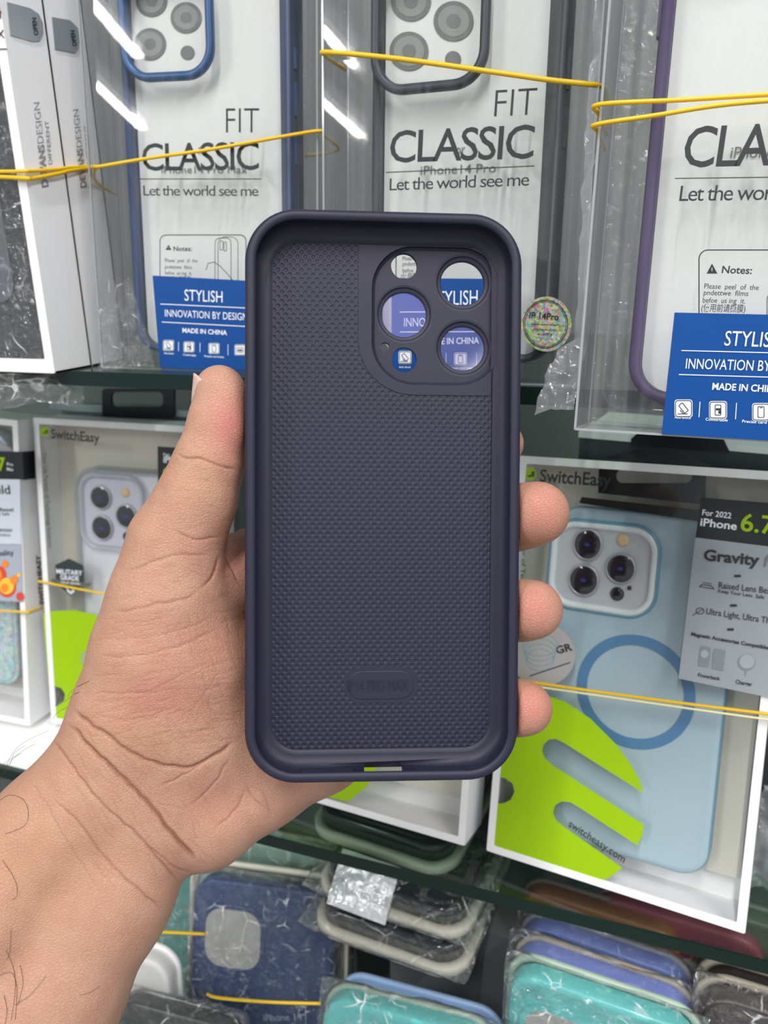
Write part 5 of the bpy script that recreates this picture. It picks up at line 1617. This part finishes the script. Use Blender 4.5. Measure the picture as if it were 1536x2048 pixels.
# lens coordinates -> world
cow = co2 @ R.T + np.array(EYE)
frW = Frame(at_t(60, 1900, .235), (1, 0, 0), (0, 1, 0), (0, 0, 1))
me.vertices.foreach_set('co', (cow - np.array(frW.O)).ravel())
at = me.color_attributes.new('skin_tone', 'FLOAT_COLOR', 'POINT')
at.data.foreach_set('color', colA.ravel())
me.name = 'person'

M_skin = mat('skin', 'c99a7d', 0.5, 0.35, sss=0.05)
nt = M_skin.node_tree
N, Lk = nt.nodes.new, nt.links.new
b_ = nt.nodes['Principled BSDF']
vc = N('ShaderNodeVertexColor'); vc.layer_name = 'skin_tone'
sp = N('ShaderNodeSeparateColor'); Lk(vc.outputs[0], sp.inputs[0])
SKIN = dict(base='bb917c', red='c07b70', tan='b48a68', crease='7b4d3c')


def mixc(fac, a, colour):
    m_ = N('ShaderNodeMixRGB'); Lk(fac, m_.inputs[0]); m_.inputs[2].default_value = lin(colour)
    if isinstance(a, str): m_.inputs[1].default_value = lin(a)
    else: Lk(a, m_.inputs[1])
    return m_.outputs[0]


c_ = mixc(sp.outputs['Blue'], SKIN['base'], SKIN['tan'])
c_ = mixc(sp.outputs['Red'], c_, SKIN['red'])
c_ = mixc(sp.outputs['Green'], c_, SKIN['crease'])
tcn = N('ShaderNodeTexCoord')
n1 = N('ShaderNodeTexNoise'); n1.inputs['Scale'].default_value = 130; n1.inputs['Detail'].default_value = 5
Lk(tcn.outputs['Object'], n1.inputs['Vector'])
mr = N('ShaderNodeMapRange'); mr.inputs[1].default_value = .35; mr.inputs[2].default_value = .7; mr.inputs[3].default_value = 0; mr.inputs[4].default_value = .42
Lk(n1.outputs['Fac'], mr.inputs[0])
c_ = mixc(mr.outputs[0], c_, 'a9735f')
Lk(c_, b_.inputs['Base Color'])
vo = N('ShaderNodeTexVoronoi'); vo.feature = 'DISTANCE_TO_EDGE'; vo.inputs['Scale'].default_value = 750
mp = N('ShaderNodeMapping'); mp.inputs['Rotation'].default_value = (0, .6, 0); mp.inputs['Scale'].default_value = (1, 1, 1.8)
Lk(tcn.outputs['Object'], mp.inputs[0]); Lk(mp.outputs[0], vo.inputs['Vector'])
n2 = N('ShaderNodeTexNoise'); n2.inputs['Scale'].default_value = 900; n2.inputs['Detail'].default_value = 3
Lk(tcn.outputs['Object'], n2.inputs['Vector'])
sm_ = N('ShaderNodeMapRange'); sm_.inputs[2].default_value = .12; Lk(vo.outputs['Distance'], sm_.inputs[0])
ad = N('ShaderNodeMath'); ad.operation = 'MULTIPLY_ADD'; ad.inputs[1].default_value = .7; Lk(n2.outputs['Fac'], ad.inputs[0]); Lk(sm_.outputs[0], ad.inputs[2])
bp = N('ShaderNodeBump'); bp.inputs['Strength'].default_value = .55; bp.inputs['Distance'].default_value = .00016
Lk(ad.outputs[0], bp.inputs['Height']); Lk(bp.outputs[0], b_.inputs['Normal'])
me.polygons.foreach_set('use_smooth', np.ones(len(me.polygons), bool))
hand = link('person', me, M_skin, None, frW.M)
tag(hand, 'bare left hand and forearm reaching in from lower left, gripping the dark purple phone case', 'person')

# thumbnail, seen edge on
def lens_to_obj(p): return camdir(*p) + EYE - frW.O
def lp_(px, py, t): return Vector(((px - 768) / F * t, (py - 1024) / F * t, t))
bm = bmesh.new()
rows = []
for j in range(13):
    b = j / 12
    row = []
    for i in range(11):
        ph = math.radians(-50 + 104 * i / 10)
        top = 746 + 15 * (math.degrees(ph) / 50) ** 2
        bot = 824 - 10 * (math.degrees(ph) / 50) ** 2
        r_ = 50.0 + 8.5 * b - 5.0 * b ** 6 + 1.0 * (1 - b) ** 3
        t_ = .2300
        row.append(bm.verts.new(lens_to_obj(lp_(439.5 - r_ * math.cos(ph), top + (bot - top) * b, t_ - r_ / F * t_ * math.sin(ph)))))
    rows.append(row)
for j in range(12):
    for i in range(10): bm.faces.new([rows[j][i], rows[j][i + 1], rows[j + 1][i + 1], rows[j + 1][i]])
nail = obj('thumbnail', bm, mat('nail', 'd8b5a8', 0.3, 0.5, sss=.1), hand, None, True)
nail.matrix_world = frW.M
md = nail.modifiers.new('thick', 'SOLIDIFY'); md.thickness = 0.0005; md.offset = 0
tag(nail, 'pale pink thumbnail')

# fine dark hairs on the forearm
bm = bmesh.new()
HAIRS = [[(6, 1545), (30, 1500), (60, 1478), (96, 1462)], [(0, 1552), (24, 1520), (48, 1500), (70, 1488)], [(2, 1538), (14, 1522), (44, 1506)], [(20, 1530), (30, 1505), (50, 1492)],
         [(105, 1440), (112, 1428), (124, 1420), (140, 1412)], [(135, 1392), (150, 1376), (170, 1366), (178, 1362)], [(128, 1404), (146, 1390), (158, 1384)], [(150, 1385), (152, 1376), (165, 1370)], [(110, 1412), (118, 1395), (120, 1388)],
         [(0, 1600), (20, 1590), (45, 1598), (56, 1620), (50, 1650), (10, 1668)], [(5, 1720), (30, 1760), (34, 1790), (24, 1800)], [(22, 1860), (20, 1900), (14, 1920)], [(0, 1950), (24, 1946), (34, 1980), (30, 2040)],
         [(30, 2010), (60, 1990), (92, 1952)], [(12, 1900), (28, 1940), (30, 1985), (22, 2040)], [(160, 1990), (180, 1985), (200, 1972)], [(40, 1930), (46, 1965), (36, 2010)], [(8, 1990), (14, 2020), (10, 2048)], [(14, 1540), (0, 1560)]]
FI = np.where(front)[0]
for hp in HAIRS:
    pts = []
    for k, (x, y) in enumerate(soften(hp)):
        d_ = np.hypot(PXY[FI, 0] - x, PXY[FI, 1] - y)
        j_ = int(d_.argmin())
        z_ = co2[FI[j_], 2] - .0003 if d_[j_] < 4 else .236
        pts.append(lens_to_obj(lp_(x, y, z_)))
    tube(bm, pts, .00005, 4)
hr = obj('arm_hair', bm, mat('dark_hair', '3a2a22', 0.5), hand, None, True)
hr.matrix_world = frW.M
tag(hr, 'sparse dark forearm hairs', kind='stuff')
